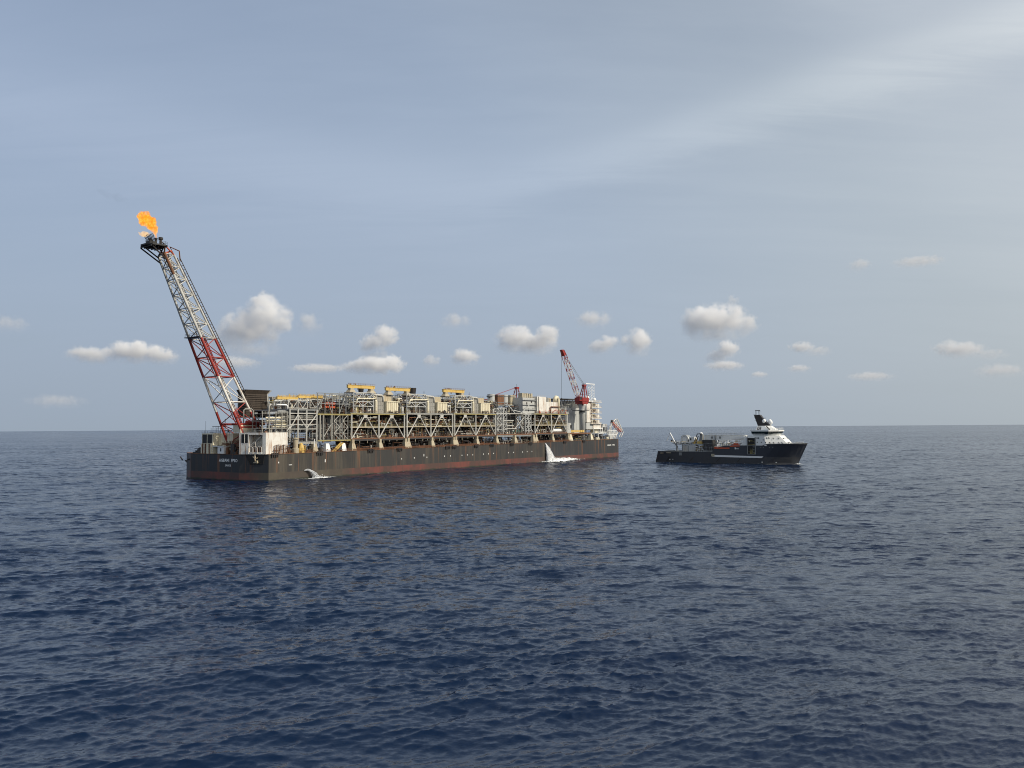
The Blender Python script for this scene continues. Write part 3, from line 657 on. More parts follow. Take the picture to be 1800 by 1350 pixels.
# --- process modules
def module(xs, x0, x1, label, seed, mids=True, y1=54.0, rear=True, depth=14.0):
    """xs: column positions on the starboard face"""
    rng = random.Random(seed); xm = (x0 + x1) / 2
    zu, zm, zl = 28.9 + .0095 * xm, 22.6 + .005 * xm, 16.75 + .0068 * xm
    b = MB()
    for z, t in ((zu, .8), (zl, .55)): b.box(x0, x1, 3.15, y1, z - t / 2, z + t / 2)
    b.box(x0, x1, 3.5, y1, zm - .2, zm + .2)
    mo = b.build('process_module', 'mgrey', ship, label=label)
    box('dark_backing', mo, 'dark', x0 + .02, x1 - .02, depth - 1, depth - .7, zl + .29, zm - .21); box('dark_backing', mo, 'dark', x0 + .02, x1 - .02, depth - 1, depth - .7, zm + .21, zu - .42)  # near-black backing sheets put the inner shade of the bays into colour
    box('dark_backing', mo, 'dark', x0 + .02, x1 - .02, 13.2, 13.4, DZ(xm) - .6, zl - .29)
    box('deck_edge_beam', mo, 'olive' if seed % 2 else 'grey', x0, x1, 2.7, 3.14, zu - .5, zu + .1)
    box('deck_edge_beam', mo, 'stool', x0, x1, 2.9, 3.4, zm - .34, zm + .3)
    box('deck_edge_beam', mo, 'rust2', x0, x1, 2.8, 3.14, zl - .2, zl + .45)
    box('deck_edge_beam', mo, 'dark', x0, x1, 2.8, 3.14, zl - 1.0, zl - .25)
    for x in xs:
        bar('column', mo, 'lgrey', (x, 3, zl), (x, 3, zu - .4), .46, 10)
        for y in (18, 34, 52): bar('column', mo, 'grey', (x, y, zl), (x, y, zu - .4), .5, 8)
    for a, c in zip(xs[:-1], xs[1:]):
        if c - a < 5: continue
        m_ = (a + c) / 2; g = MB(); g.prism_y([(m_ - 1.5, zu - .4), (m_ + 1.5, zu - .4), (m_ + .9, zu - 2.2), (m_ - .9, zu - 2.2)], 2.75, 3.3); g.build('haunch_plate', 'lgrey', mo)
        bar('brace', mo, 'lgrey', (m_ - .9, 3, zu - 1.7), (a + .6, 3, zl + .5), .34, 8)
        bar('brace', mo, 'lgrey', (m_ + .9, 3, zu - 1.7), (c - .6, 3, zl + .5), .34, 8)
    # buff stools carrying the module on the hull deck
    done = []
    for x in xs:
        if any(abs(x - d) < 4 for d in done): continue
        done.append(x); zz = DZ(x)
        for y in (1.6, 30):
            g = MB(); g.prism([(x - 1.55, y - .8), (x + 1.55, y - .8), (x + 1.55, y + 2.4), (x - 1.55, y + 2.4)], zz - .02, zz + 3.4, [(x - .95, y), (x + .95, y), (x + .95, y + 2), (x - .95, y + 2)])
            g.box(x - .7, x + .7, y, y + 1.8, zz + 3.4, zl - .28); g.build('support_stool', 'stool', mo)
    # pressure vessels, exchangers and pumps between the decks
    for lv, (za, zb_) in enumerate(((zl + .3, zm - .3), (zm + .25, zu - .5))):
        for k in range(3 if x1 - x0 > 25 else 2):
            x = rng.uniform(x0 + 4, x1 - 4); l = rng.uniform(4, 9); r = rng.uniform(.7, 1.25); y = rng.uniform(6, 10); z = za + r + rng.uniform(.4, 1.4)
            v = MB(); pa, pb = max(x0 + .5, x - l / 2), min(x1 - .5, x + l / 2)
            v.tube([(pa - .5, y, z), (pa, y, z), (pb, y, z), (pb + .5, y, z)], [r * .5, r, r, r * .5], 12)
            for q in (pa + .8, pb - .8): v.box(q - .2, q + .2, y - r * .8, y + r * .8, za, z)
            v.build('pressure_vessel', rng.choice(['rust2', 'mgrey', 'dark', 'stool', 'brown']), mo, smooth=False)
        for k in range(5):
            x = rng.uniform(x0 + 2, x1 - 6); z = rng.uniform(za + .5, zb_ - .3); y = rng.uniform(4, 6.5)
            g = MB(); l = rng.uniform(5, 13); xe = min(x1 - .5, x + l); g.tube([(x, y, za), (x, y, z), (xe, y, z), (xe, y, zb_ if k % 2 else za)], rng.uniform(.14, .34), 8)
            g.build('process_pipe', rng.choice(['lgrey', 'grey', 'rust2', 'cream', 'grey']), mo, smooth=True)
        for mt, n_, nm in (('rust2', 34, 'pipework'), ('dark', 110, 'pipework'), ('grey', 34, 'pipework'), ('rust', 30, 'pipework'), ('soot', 80, 'pipework'), ('cream', 12, 'instrument_cabinets')):  # mostly dark and soot tones, painting the shade inside the bays
            g = MB(); clutter(g, rng, x0 + .3, x1 - .3, 3.6, depth + (-3 if mt in ('dark', 'soot') else -2), za, zb_, n_, .85); g.build(nm, mt, mo, kind='stuff')
        for mt, n_ in (('cream', 10), ('olive', 9), ('lgrey', 14)):
            g = MB(); clutter(g, rng, x0 + .3, x1 - .3, 3.4, 4.6, za, zb_, n_, .6); g.build('small_bore_piping', mt, mo, kind='stuff')
        g = MB(); rail(g, [(x0, 3.0, za + .1), (x1, 3.0, za + .1)], 1.1, 2.0, .045); g.build('handrail', 'olive' if lv else 'rust2', mo, kind='stuff')
    # hangers, pipe racks and scaffold between the hull deck and the module
    for mt, n_ in (('rust2', 20), ('dark', 90), ('soot', 80), ('grey', 18), ('rust', 24)):  # near-black pieces dominate, so the gap under the module is shaded by colour
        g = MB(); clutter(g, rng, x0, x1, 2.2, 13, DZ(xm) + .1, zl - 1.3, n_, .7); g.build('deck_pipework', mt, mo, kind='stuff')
    for k in range(int((x1 - x0) / 5)):
        x = x0 + 2 + k * 5 + rng.uniform(-1, 1); bar('pipe_hanger', mo, 'cream', (x, 2.9, zl - .2), (x, 2.9, zl - rng.uniform(1.4, 2.6)), .12, 4)
    g = MB(); rail(g, [(x0, .35, DZ(x0)), (x1, .35, DZ(x1))], 1.05, 2.4, .05); g.build('bulwark_rail', 'rust2', mo, kind='stuff')
    g = MB(); g.tube([(x0, 1.0, DZ(x0) + .5), (x1, 1.0, DZ(x1) + .5)], .22, 6); g.tube([(x0, 1.3, DZ(x0) + .9), (x1, 1.3, DZ(x1) + .9)], .14, 6); g.build('fire_main_pipe', 'rust', mo)
    g = MB(); rail(g, [(x0, 2.9, zu + .4), (x1, 2.9, zu + .4)], 1.1, 1.9, .045); g.build('handrail', 'rust2', mo, kind='stuff')
    return mo, zu + .4, rng
def compressor_cage(mo, x0, x1, z0, z1):
    """square pale truss cage carrying pipes on the upper deck"""
    zq = z0 + (z1 - z0) * .33; zr = z0 + (z1 - z0) * .72
    for y in (3.2, 9.5):
        for x in (x0, (x0 + x1) / 2 - .6, x1): bar('cage_post', mo, 'cgrey', (x, y, z0), (x, y, z1), .27, 4)
        for z in (zq, z1, (zq + zr) / 2 + .3): bar('cage_beam', mo, 'cgrey', (x0, y, z), (x1, y, z), .24, 4)
        xm = (x0 + x1) / 2 - .6
        for a, c in ((x0, xm), (xm, x1)):
            m_ = (a + c) / 2
            bar('cage_brace', mo, 'cgrey', (a, y, zq), (m_, y, (zq + zr) / 2 + .3), .2, 4); bar('cage_brace', mo, 'cgrey', (m_, y, (zq + zr) / 2 + .3), (c, y, zq), .2, 4)
        for k, (a, c) in enumerate(((x0 + 1.2, x0 + 3.6), (xm - .3, x0 + 3.6), (xm + 2.2, xm + .6), (xm + 2.4, xm + 4.4), (x1 - .6, xm + 4.6))): bar('cage_brace', mo, 'cgrey', (a, y, z1), (c, y, zr), .18, 4)
    for y0, y1 in ((3.2, 9.5),):
        for x in (x0, x1):
            for z in (zq, z1): bar('cage_beam', mo, 'grey', (x, y0, z), (x, y1, z), .2, 4)
    g = MB(); g.tube([(x0 + .8, 2.8, zq + .4), (x0 + 2.4, 2.8, zr - .2), (x1 - 1, 2.8, zr - .1), (x1 + 1.4, 2.8, zr + .3)], .36, 10); g.build('process_pipe', 'cream', mo, smooth=True)
    for k in range(3):
        x = x0 + 2 + k * (x1 - x0 - 3) / 2.2; g = MB(); g.tube([(x, 6, z0 + 1.4), (x + 2.4, 6, z0 + 1.4)], [.9, .9], 12); g.box(x, x + 2.4, 5.4, 6.6, z0, z0 + 1); g.build('pressure_vessel', ['lgrey', 'stool', 'white'][k], mo)
    rng = random.Random(int(x0))
    for mt, n_ in (('grey', 30), ('rust2', 20), ('dark', 50), ('cream', 18), ('olive', 12)):
        g = MB(); clutter(g, rng, x0, x1, 4.2, 9, z0, z1 - 1.0, n_, .8); g.build('pipework', mt, mo, kind='stuff')
def filter_house(mo, x0, x1, z0, z1):
    g = MB(); g.box(x0, x1, 3.6, 9.6, z0, z1); fh = g.build('filter_house', 'cream', mo)
    for k in range(6): box('ribbed_panel', mo, 'cream', x0 + .15 + k * (x1 - x0) / 6, x0 + (k + .88) * (x1 - x0) / 6, 3.42, 3.58, z0 + .3, z1 - .25)
    box('lifting_beam', mo, 'cream', x0 - .2, x1 + .9, 3.2, 3.5, z1 - .3, z1 + .15)
    g = MB(); rng = random.Random(int(x0)); clutter(g, rng, x0 + .6, x1 - .6, 2.7, 3.3, z0, z0 + 1.5, 16, .5); g.build('valve_rack', 'dark', mo, kind='stuff')
def clad_block(mo, x0, x1, y, z0, z1, mat='grey', n=4, m_=5):
    g = MB(); g.box(x0, x1, y, y + 6, z0, z1); g.build('clad_casing', mat, mo)
    for i in range(n + 1): bar('casing_post', mo, 'lgrey', (x0 + (x1 - x0) * i / n, y - .12, z0), (x0 + (x1 - x0) * i / n, y - .12, z1), .1, 4)
    for j in range(1, m_): bar('casing_rail', mo, 'lgrey', (x0, y - .14, z0 + (z1 - z0) * j / m_), (x1, y - .14, z0 + (z1 - z0) * j / m_), .08, 4)
def top_tangle(mo, rng, x0, x1, z0, zt, y0=6, y1=40, n=50, dens=1.0):
    """the crowded upper deck: frames, pipes and vessels behind the front row"""
    for mt, q in (('grey', 1.0), ('lgrey', .6), ('dark', 1.1), ('rust2', .6), ('mgrey', .9), ('cream', .6), ('olive', .4), ('stool', .5), ('clean', .3)):
        g = MB(); clutter(g, rng, x0, x1, y0, y1, z0, zt, int(n * q * dens), 1.05); g.build('pipework', mt, mo, kind='stuff')
    for k in range(3):
        y = y0 + 2 + k * 7
        n_ = max(2, int((x1 - x0) / 4.5))
        for i in range(n_ + 1): bar('frame_post', mo, 'grey', (x0 + (x1 - x0) * i / n_, y, z0), (x0 + (x1 - x0) * i / n_, y, zt), .2, 4)
        for z in (zt, z0 + (zt - z0) * .5): bar('frame_beam', mo, 'grey' if k else 'mgrey', (x0, y, z), (x1, y, z), .2, 4)
        for i in range(0, n_, 2): bar('frame_brace', mo, 'grey', (x0 + (x1 - x0) * i / n_, y, z0), (x0 + (x1 - x0) * (i + 1) / n_, y, zt), .14, 4)
    g = MB(); rail(g, [(x0, y0 + 2, zt), (x1, y0 + 2, zt)], 1.1, 1.6, .05); g.build('handrail', 'mgrey', mo, kind='stuff')
def gantry(x0, x1, y, z, zb, label):
    g = MB(); g.box(x0, x1, y - .55, y + .55, z, z + 1.45); g.box(x0 - .3, x1 + .3, y - .75, y + .75, z + 1.45, z + 1.6)
    gc = g.build('travelling_hoist', 'yellow', ship, label=label)
    for x in (x0 + 2.2, x1 - 2.2):
        g = MB(); g.prism([(x - 2.2, y - 1.6), (x + 2.2, y - 1.6), (x + 2.2, y + 1.6), (x - 2.2, y + 1.6)], zb, zb + 1.3, [(x - 1.3, y - 1.2), (x + 1.3, y - 1.2), (x + 1.3, y + 1.2), (x - 1.3, y + 1.2)])
        g.box(x - 1.1, x + 1.1, y - 1, y + 1, zb + 1.3, z); g.build('hoist_pedestal', 'stool', gc)
        box('bearing_plate', gc, 'dark', x - 2.6, x + 2.6, y - 1.8, y + 1.8, zb - .35, zb - .003)
    g = MB(); rng = random.Random(int(x0)); clutter(g, rng, x0 + .5, x0 + 7, y - .5, y + .4, z + 1.6, z + 2.3, 10, .35); rail(g, [(x0, y - .7, z + 1.6), (x1, y - .7, z + 1.6)], .8, 1.6, .05); g.build('hoist_trolley', 'rust2', gc)
    g = MB(); g.tube([(x0 + 6.5, y - .6, z), (x0 + 6.5, y - .6, z - .8)], .3, 6); g.build('hook_block', 'dark', gc)
def funnel(mo, x, y, z0, z1, r):
    g = MB(); g.lathe((x, y, z0), [(r * .72, 0), (r * .78, .3), (r, z1 - z0), (r * .85, z1 - z0), (r * .7, .4 * (z1 - z0))], 14); g.build('exhaust_funnel', 'soot', mo)

# aft modules
def aft_module():
    rng = random.Random(21)
    b = MB(); b.box(13.4, 29.5, 3.2, 40, 30.6, 31.2); b.box(13.4, 29.5, 3.2, 40, 15.9, 16.5); b.box(13.4, 29.5, 9, 9.3, 21, 30.6)
    mo = b.build('process_module', 'mgrey', ship, label='aft heat exchanger module behind a pale V-braced frame')
    for x in (13.6, 18.2, 23.2, 29.2): bar('column', mo, 'lgrey', (x, 3, 16.5), (x, 3, 31.0 + (x < 20) * .3), .42, 6)
    for z in (29.2, 26.6, 24.3, 22.2): bar('deck_edge_beam', mo, 'lgrey', (13.6, 3, z), (29.2, 3, z), .26, 4)
    for p, q in (((18.2, 28.6), (13.6, 22.3)), ((18.2, 28.6), (23.2, 22.5)), ((23.2, 22.5), (29.2, 28.8)), ((13.6, 23.2), (12.0, 21.3))): bar('brace', mo, 'lgrey', (p[0], 2.9, p[1]), (q[0], 2.9, q[1]), .3, 6)
    box('deck_edge_beam', mo, 'grey', 18, 29.4, 2.6, 3.4, 15.4, 16.4)
    for j, z in enumerate((23.3, 25.4, 27.7, 29.9)):
        for k in range(2):
            g = MB(); x = 8.5 + k * 11; g.tube([(x, 5.2, z), (x + .5, 5.2, z), (x + 9.6, 5.2, z), (x + 10.2, 5.2, z)], [.5, .85, .85, .5], 12); g.build('heat_exchanger', ['mgrey', 'dark', 'grey', 'mgrey'][j], mo)
    for x, z, l, r in ((2, 25.6, 10, .55), (6, 24.3, 7, .35), (1.5, 27.2, 9, .4), (5, 23.2, 8, .3)):
        g = MB(); g.tube([(x, 4.4, z), (x + l, 4.4, z)], r, 10); g.build('process_pipe', 'cream', mo)
    for mt, n_ in (('rust2', 36), ('dark', 70), ('grey', 30), ('mgrey', 40), ('lgrey', 16)):
        g = MB(); clutter(g, rng, -1, 29, 4, 11, 20.5, 29.5, n_, .8); g.build('pipework', mt, mo, kind='stuff')
        g = MB(); clutter(g, rng, 11, 29, 2.5, 11, 11.4, 20.5, n_, .8); g.build('deck_pipework', mt, mo, kind='stuff')
        g = MB(); clutter(g, rng, 13.5, 30, 6, 20, 31.2, 35, int(n_ * .5), .8); g.build('pipework', mt, mo, kind='stuff')
    for k in range(3): box('service_deck', mo, 'grey', -1, 13, 3.6, 11, 22.4 + k * 3.2, 22.6 + k * 3.2)
    for x in (-.8, 3, 6.5, 9.8, 12.6): bar('column', mo, 'grey', (x, 3.6, 19), (x, 3.6, 30), .2, 4)
    g = MB()
    for k in range(3): rail(g, [(-1, 3.6, 22.6 + k * 3.2), (13, 3.6, 22.6 + k * 3.2)], 1.1, 1.7, .05)
    g.build('handrail', 'lgrey', mo, kind='stuff')
    g = MB(); g.tube([(3.2, 4, 28), (3.2, 4, 32.2), (3.8, 4, 33), (4.2, 4, 33)], .38, 8); g.build('process_pipe', 'lgrey', mo, smooth=True)
    g = MB(); g.tube([(7.0, 4, 33), (12.3, 4, 33), (13.1, 4, 32.4), (13.1, 4, 31)], .38, 8); g.build('process_pipe', 'clean', mo, smooth=True)
    g = MB(); g.tube([(-6.3, 9, 25), (-6.3, 9, 30.5), (-5.5, 9, 31), (-2.3, 9, 31), (-1.5, 9, 30.4), (-1.5, 9, 25)], .3, 8); g.build('process_pipe', 'grey', mo, smooth=True)
    truss(mo, 'lgrey', 14.3, 25.4, 5, 31.7, 35.4, 2, .25, 'roof_truss', True, 'V'); truss(mo, 'lgrey', 26.8, 33.6, 5, 31.9, 35.8, 1, .25, 'roof_truss', True, 'V')
    for a, c, z in ((10, 21.6, 35.6), (21.9, 36.4, 36.4)):
        g = MB(); g.box(a, c, 7, 8.4, z, z + 1.1); g.box(a + .4, c - .5, 6.9, 8.5, z + 1.1, z + 1.25); rail(g, [(a, 7, z + 1.2), (c, 7, z + 1.2)], .7, 1.7, .05); clutter(g, rng, a + 1, c - 1, 7, 8, z + 1.2, z + 1.9, 12, .35); g.build('hoist_beam', 'yellow', mo, label='long yellow overhead hoist beam')
    g = MB(); g.lathe((15.5, 1.2, 11.4), [(1.5, 0), (1.5, 2.2), (1.1, 2.4), (1.1, 6.2), (1.4, 6.3), (1.4, 6.8), (.2, 7)], 14); g.build('storage_tank', 'stool', mo)
    g = MB(); g.lathe((19, 1.6, 11.4), [(1.2, 0), (1.3, 2.4), (.9, 4), (.1, 4.6)], 12); clutter(g, rng, 17.5, 21, .6, 2, 11.4, 15, 20, .6); g.build('valve_skid', 'yellow', mo)
    for x in (27, 34.5, 44.5):
        g = MB(); g.prism([(x - 1.6, .8), (x + 1.6, .8), (x + 1.6, 3.6), (x - 1.6, 3.6)], 11.4, 15.4, [(x - .9, 1.4), (x + .9, 1.4), (x + .9, 3), (x - .9, 3)]); g.build('support_stool', 'clean' if x != 27 else 'stool', mo)
    bar('beacon_post', mo, 'clean', (25.8, .6, 14), (25.8, .6, 17.6), .22, 6)
    g = MB(); rail(g, [(11, .35, 11.4), (50, .35, 11.6)], 1.05, 2.4, .05); clutter(g, rng, 11, 50, .5, 2.4, 11.4, 13.2, 70, .55); g.build('bulwark_rail', 'rust2', mo, kind='stuff')
    g = MB(); g.tube([(38.5, 1.0, 11.5), (44, 1.2, 15.6)], .3, 4); g.tube([(37.3, 1.4, 11.5), (42.8, 1.6, 15.6)], .3, 4)
    for k in range(9): g.tube([(38.5 + k * .6, 1.0, 11.6 + k * .46), (37.3 + k * .6, 1.5, 11.6 + k * .46)], .1, 4)
    g.build('boarding_stairs', 'yellow', mo)
    # second half: dark bay, stair tower and frame above
    b = MB(); b.box(29.9, 50.2, 3.2, 50, 28.8, 29.3); b.box(29.9, 50.2, 3.2, 50, 16.6, 17.1); b.box(29.9, 50.2, 8, 8.3, 17.1, 28.8)
    m2 = b.build('process_module', 'mgrey', ship, label='aft module with a dark bay beside a scaffold stair tower')
    for x, r in ((31.2, .5), (33.2, .5), (38.3, .5)): bar('column', m2, 'grey', (x, 3, 17.1), (x, 3, 28.8), r, 6)
    bar('brace', m2, 'grey', (33.6, 3, 18.6), (38, 3, 24.2), .28, 6)
    box('deck_edge_beam', m2, 'olive', 29.9, 50.2, 2.7, 3.14, 28.6, 29.3); box('deck_edge_beam', m2, 'olive', 29.9, 50.2, 2.7, 3.14, 16.4, 17.0)
    zs = [17.1 + k * 2.93 for k in range(5)]
    for y in (2.9, 5.4):
        for x in (39.7, 43.4, 45.2, 48.5): bar('stair_tower_post', m2, 'grey', (x, y, 17.1), (x, y, 28.8), .2, 4)
        for a, c in ((39.7, 43.4), (45.2, 48.5)):
            for k in range(4):
                bar('stair_tower_beam', m2, 'grey', (a, y, zs[k + 1]), (c, y, zs[k + 1]), .16, 4)
                p, q = (a, c) if k % 2 else (c, a); bar('stair_flight', m2, 'lgrey', (p, y, zs[k]), (q, y, zs[k + 1]), .16, 4)
    for mt, n_ in (('dark', 50), ('rust2', 24), ('grey', 20)):
        g = MB(); clutter(g, rng, 30.2, 50, 4, 8, 17.1, 28.6, n_, .8); g.build('pipework', mt, m2, kind='stuff')
        g = MB(); clutter(g, rng, 30.2, 50, 2.4, 8, 11.5, 16.4, n_, .7); g.build('deck_pipework', mt, m2, kind='stuff')
        g = MB(); clutter(g, rng, 30.2, 51, 4, 12, 29.3, 36, n_, .85); g.build('pipework', mt, m2, kind='stuff')
    for x in (30.5, 35, 39.5, 44, 48.2): bar('frame_post', m2, 'mgrey', (x, 4, 29.3), (x, 4, 38.9), .25, 4)
    for z in (38.9, 34): bar('frame_beam', m2, 'mgrey', (30, 4, z), (51, 4, z), .24, 4)
    for a, c in ((30.5, 35), (39.5, 35), (44, 48.2)): bar('frame_brace', m2, 'grey', (a, 4, 29.3), (c, 4, 38.9), .2, 4)
    g = MB(); g.box(36, 42.5, 5, 8, 32, 34.6); g.build('equipment_casing', 'orange', m2)
    g = MB(); g.box(43.5, 46.5, 5, 8, 32.6, 35); g.build('equipment_casing', 'dark', m2)
    top_tangle(m2, rng, 20, 50, 31.3, 37.4, 10, 45, 55)
aft_module()
cage_x = ((52.5, 66.0), (90.3, 105.3), (130.2, 144.9))
tank_x = ((75.6, 84.3), (115.2, 123.7), (154.3, 163.2))
cols_ = ((51, 69.5, 88.2), (90.2, 109, 127.4), (129.2, 148.5, 167.7))
names = ('first production module forward of the stair tower', 'middle production module amidships', 'third production module, next to the open stair gap')
for k in range(3):
    mo, zu, rng = module(cols_[k], cols_[k][0] - .7, cols_[k][-1] + .6, names[k], 31 + k)
    zt = zu + 9.9
    compressor_cage(mo, *cage_x[k], zu, zt)
    filter_house(mo, *tank_x[k], zu, zu + 6.0)
    a, c = cage_x[k][1] + 1.6, tank_x[k][0] - .8
    clad_block(mo, a + 2.4, c, 5, zu, zu + 8.0, 'grey', 3, 4)
    g = MB(); x = a + .9
    g.lathe((x, 4, zu), [(.8, 0), (.8, 6), (.3, 6.6), (.3, 9)], 10); g.build('scrubber_column', 'cream', mo)
    g = MB(); g.box(c + 2, tank_x[k][1] - 1.5, 7, 9.5, zu + 6, zu + 9.2); g.build('intake_duct', 'stool', mo)
    top_tangle(mo, rng, cols_[k][0], cols_[k][-1], zu, zt - .7, 9.5, 46, 80)
    top_tangle(mo, rng, tank_x[k][1] + .5, cols_[k][-1], zu, zt - 2.0, 4, 9, 26)
    g = MB(); g.tube([(cage_x[k][1], 5, zt - .6), (tank_x[k][0] - 2, 5, zt - .9), (tank_x[k][0] - 1.2, 5, zt - 1.6), (tank_x[k][0] - 1.2, 5, zu + 6)], .55, 10); g.build('process_pipe', 'lgrey', mo, smooth=True)
    funnel(mo, (67.9, 106.6, 147.5)[k], 14, zt - .2, (42.9, 44.2, 43.4)[k], (1.5, 2.1, 2.6)[k])
    g = MB(); x = cage_x[k][1] + 4; g.tube([(x, 8, zt - 1), (x, 8, zt + 2.4)], .1, 4); g.tube([(x - .9, 8, zt + 1.2), (x + .9, 8, zt + 1.2)], .07, 4); g.build('antenna_post', 'dark', mo)
gantry(53, 71.2, 8, 42.2, 39.9, 'aftmost yellow travelling hoist beam, highest of the three')
gantry(79.4, 97.6, 8, 41.8, 39.6, 'middle yellow travelling hoist beam beside a dark funnel')
gantry(125.2, 143.8, 8, 42.4, 40.0, 'forward yellow travelling hoist beam')
# open gap with stair towers, dark tanks and the four vent hoods
def gap_module():
    rng = random.Random(77); zl, zu = 17.9, 30.7
    b = MB(); b.box(168.8, 209, 12, 54, zu - .3, zu + .3); b.box(168.8, 209, 3.2, 54, zl - .3, zl + .2); b.box(168.8, 209, 16, 16.3, zl, zu)
    mo = b.build('process_module', 'mgrey', ship, label='open bay of grey stair towers and diagonal braces under four vent hoods')
    for a, c, zt in ((169.5, 174.5, 34), (176, 179.6, 34), (199.8, 202.6, 30.5), (203.2, 206, 30.5)):
        n_ = 5
        for y in (3.2, 5.6):
            for x in (a, c): bar('stair_tower_post', mo, 'cgrey', (x, y, zl), (x, y, zt), .24, 4)
            for k in range(n_):
                z0, z1 = zl + (zt - zl) * k / n_, zl + (zt - zl) * (k + 1) / n_
                bar('stair_tower_beam', mo, 'cgrey', (a, y, z1), (c, y, z1), .18, 4)
                bar('stair_flight', mo, 'cgrey', (a if k % 2 else c, y, z0), (c if k % 2 else a, y, z1), .18, 4)
    for p, q in (((187, 20), (203, 31)), ((203, 31), (188, 33)), ((191, 28), (199.5, 19.5)), ((206, 22), (210.5, 18.6)), ((196, 31), (206, 37)), ((181, 37), (189, 31.5))): bar('brace', mo, 'cgrey', (p[0], 4, p[1]), (q[0], 4, q[1]), .3, 4)
    for z, a, c in ((26.6, 176, 187), (23.4, 180, 187), (30.8, 168.8, 212), (23.8, 203, 210), (21.6, 178, 190)): bar('deck_edge_beam', mo, 'lgrey', (a, 3.4, z), (c, 3.4, z), .35, 4)
    for x in (180.4, 183.5, 187, 191, 194, 197.6): bar('column', mo, 'grey', (x, 4.4, zl), (x, 4.4, 26.6 + (x > 189) * 4), .26, 4)
    box('deck_edge_beam', mo, 'rust2', 168.8, 209, 2.8, 3.14, zl - .2, zl + .5); box('deck_edge_beam', mo, 'mgrey', 168.8, 209, 2.8, 3.14, zl - 1.2, zl - .25)
    for mt, n_ in (('dark', 90), ('grey', 60), ('mgrey', 50), ('rust2', 36), ('lgrey', 22), ('cream', 14)):
        g = MB(); clutter(g, rng, 169, 209, 4, 14, zl + .2, 30, n_, .9); g.build('pipework', mt, mo, kind='stuff')
        g = MB(); clutter(g, rng, 169, 209, 2, 12, DZ(190), zl - 1, int(n_ * .6), .7); g.build('deck_pipework', mt, mo, kind='stuff')
        g = MB(); clutter(g, rng, 168, 212, 8, 30, zu + .3, 37.5, n_, 1); g.build('pipework', mt, mo, kind='stuff')
    g = MB(); g.tube([(188, 6, 19.6), (189, 6, 19.6), (200, 6, 19.6), (201, 6, 19.6)], [.6, 1.2, 1.2, .6], 12); g.build('pressure_vessel', 'green', mo)
    for x in (186.5, 207):
        g = MB(); zz = DZ(x); g.prism([(x - 1.9, .7), (x + 1.9, .7), (x + 1.9, 4), (x - 1.9, 4)], zz, zz + 3.4, [(x - 1.1, 1.4), (x + 1.1, 1.4), (x + 1.1, 3.4), (x - 1.1, 3.4)]); g.box(x - .8, x + .8, 1.5, 3.3, zz + 3.4, zl - .3); g.build('support_stool', 'stool', mo)
    for k, (x, w, mt) in enumerate(((179.6, 4.6, 'cgrey'), (186.4, 6.6, 'rust2'), (193.4, 5.0, 'cgrey'), (199.6, 5.6, 'stool'))):
        z0 = 36.6
        if k in (0, 2): g = MB(); g.lathe((x, 15, z0), [(w / 2, 0), (w / 2, 6.4), (w / 2 - .3, 6.4), (w / 2 - .4, 5)], 16)
        else: g = MB(); g.prism([(x - w / 2, 12.5), (x + w / 2, 12.5), (x + w / 2, 17.5), (x - w / 2, 17.5)], z0, z0 + 6.2)
        vh = g.build('vent_hood', mt, mo)
        for zz in (z0 + 1.2, z0 + 5.2): g = MB(); g.prism([(x - w / 2 - .15, 12.2), (x + w / 2 + .15, 12.2), (x + w / 2 + .15, 17.6), (x - w / 2 - .15, 17.6)], zz, zz + .3) if k in (1, 3) else g.lathe((x, 15, zz), [(w / 2 + .15, 0), (w / 2 + .15, .3)], 16); g.build('hood_band', 'mgrey', mo)
    box('hood_deck', mo, 'mgrey', 174, 206, 11, 19, 35.9, 36.5)
    for x in (175, 181, 187, 193, 199, 205): bar('column', mo, 'grey', (x, 11.3, zu), (x, 11.3, 35.9), .28, 4)
    g = MB(); g.box(168.5, 173, 7, 12, 37.6, 38.2); g.tube([(170, 9, zu), (170, 9, 41)], .5, 8); g.lathe((170, 9, 40.6), [(1.2, 0), (1.9, .6), (1.9, 1.0), (.3, 1.2)], 12); g.build('vent_stack', 'mgrey', mo)
    g = MB(); rail(g, [(168.8, .35, DZ(170)), (209, .35, DZ(209))], 1.05, 2.4, .05); rail(g, [(168.8, 2.9, zl + .5), (209, 2.9, zl + .5)], 1.1, 2, .05); g.build('bulwark_rail', 'rust2', mo, kind='stuff')
    top_tangle(mo, rng, 166, 178, zu, 38, 8, 40, 50)
gap_module()
# forward module with the white equipment house
mo, zu, rng = module((210, 229.6, 249.5), 209.3, 250.2, 'forward module carrying tall white equipment houses', 61)
zu = 31.3
def house(par, name, mat, x0, x1, y0, y1, z0, z1, label=None, win=()):
    b = MB(); b.box(x0, x1, y0, y1, z0, z1); h = b.build(name, mat, par)
    if label: h['label'] = label
    for x, z, w, hh in win: box('window', par, 'soot', x - w / 2, x + w / 2, y0 - .06, y0 + .02, z - hh / 2, z + hh / 2)
    return h
house(mo, 'equipment_house', 'cgrey', 199.5, 213.2, 5, 16, 31.2, 41.2, 'grey equipment house', ((204, 37.5, 1.3, 1.6), (209.5, 38.6, 1.2, 1.3), (206, 33.4, .9, 1.8), (211, 34, .8, 1.6)))
house(mo, 'equipment_house', 'white', 213.8, 224.4, 3.6, 16, 31.3, 42.2, 'tall white equipment house')
house(mo, 'equipment_house', 'white', 224.6, 238.6, 3.6, 16, 31.3, 38.9, 'lower white equipment house')
for i in range(5): box('wall_rib', mo, 'white', 225.4 + i * 2.8, 225.6 + i * 2.8, 3.45, 3.6, 31.5, 38.6)
for x in (213.5, 215.4): bar('downpipe', mo, 'mgrey', (x, 3.4, 31.3), (x, 3.4, 42), .2, 6)
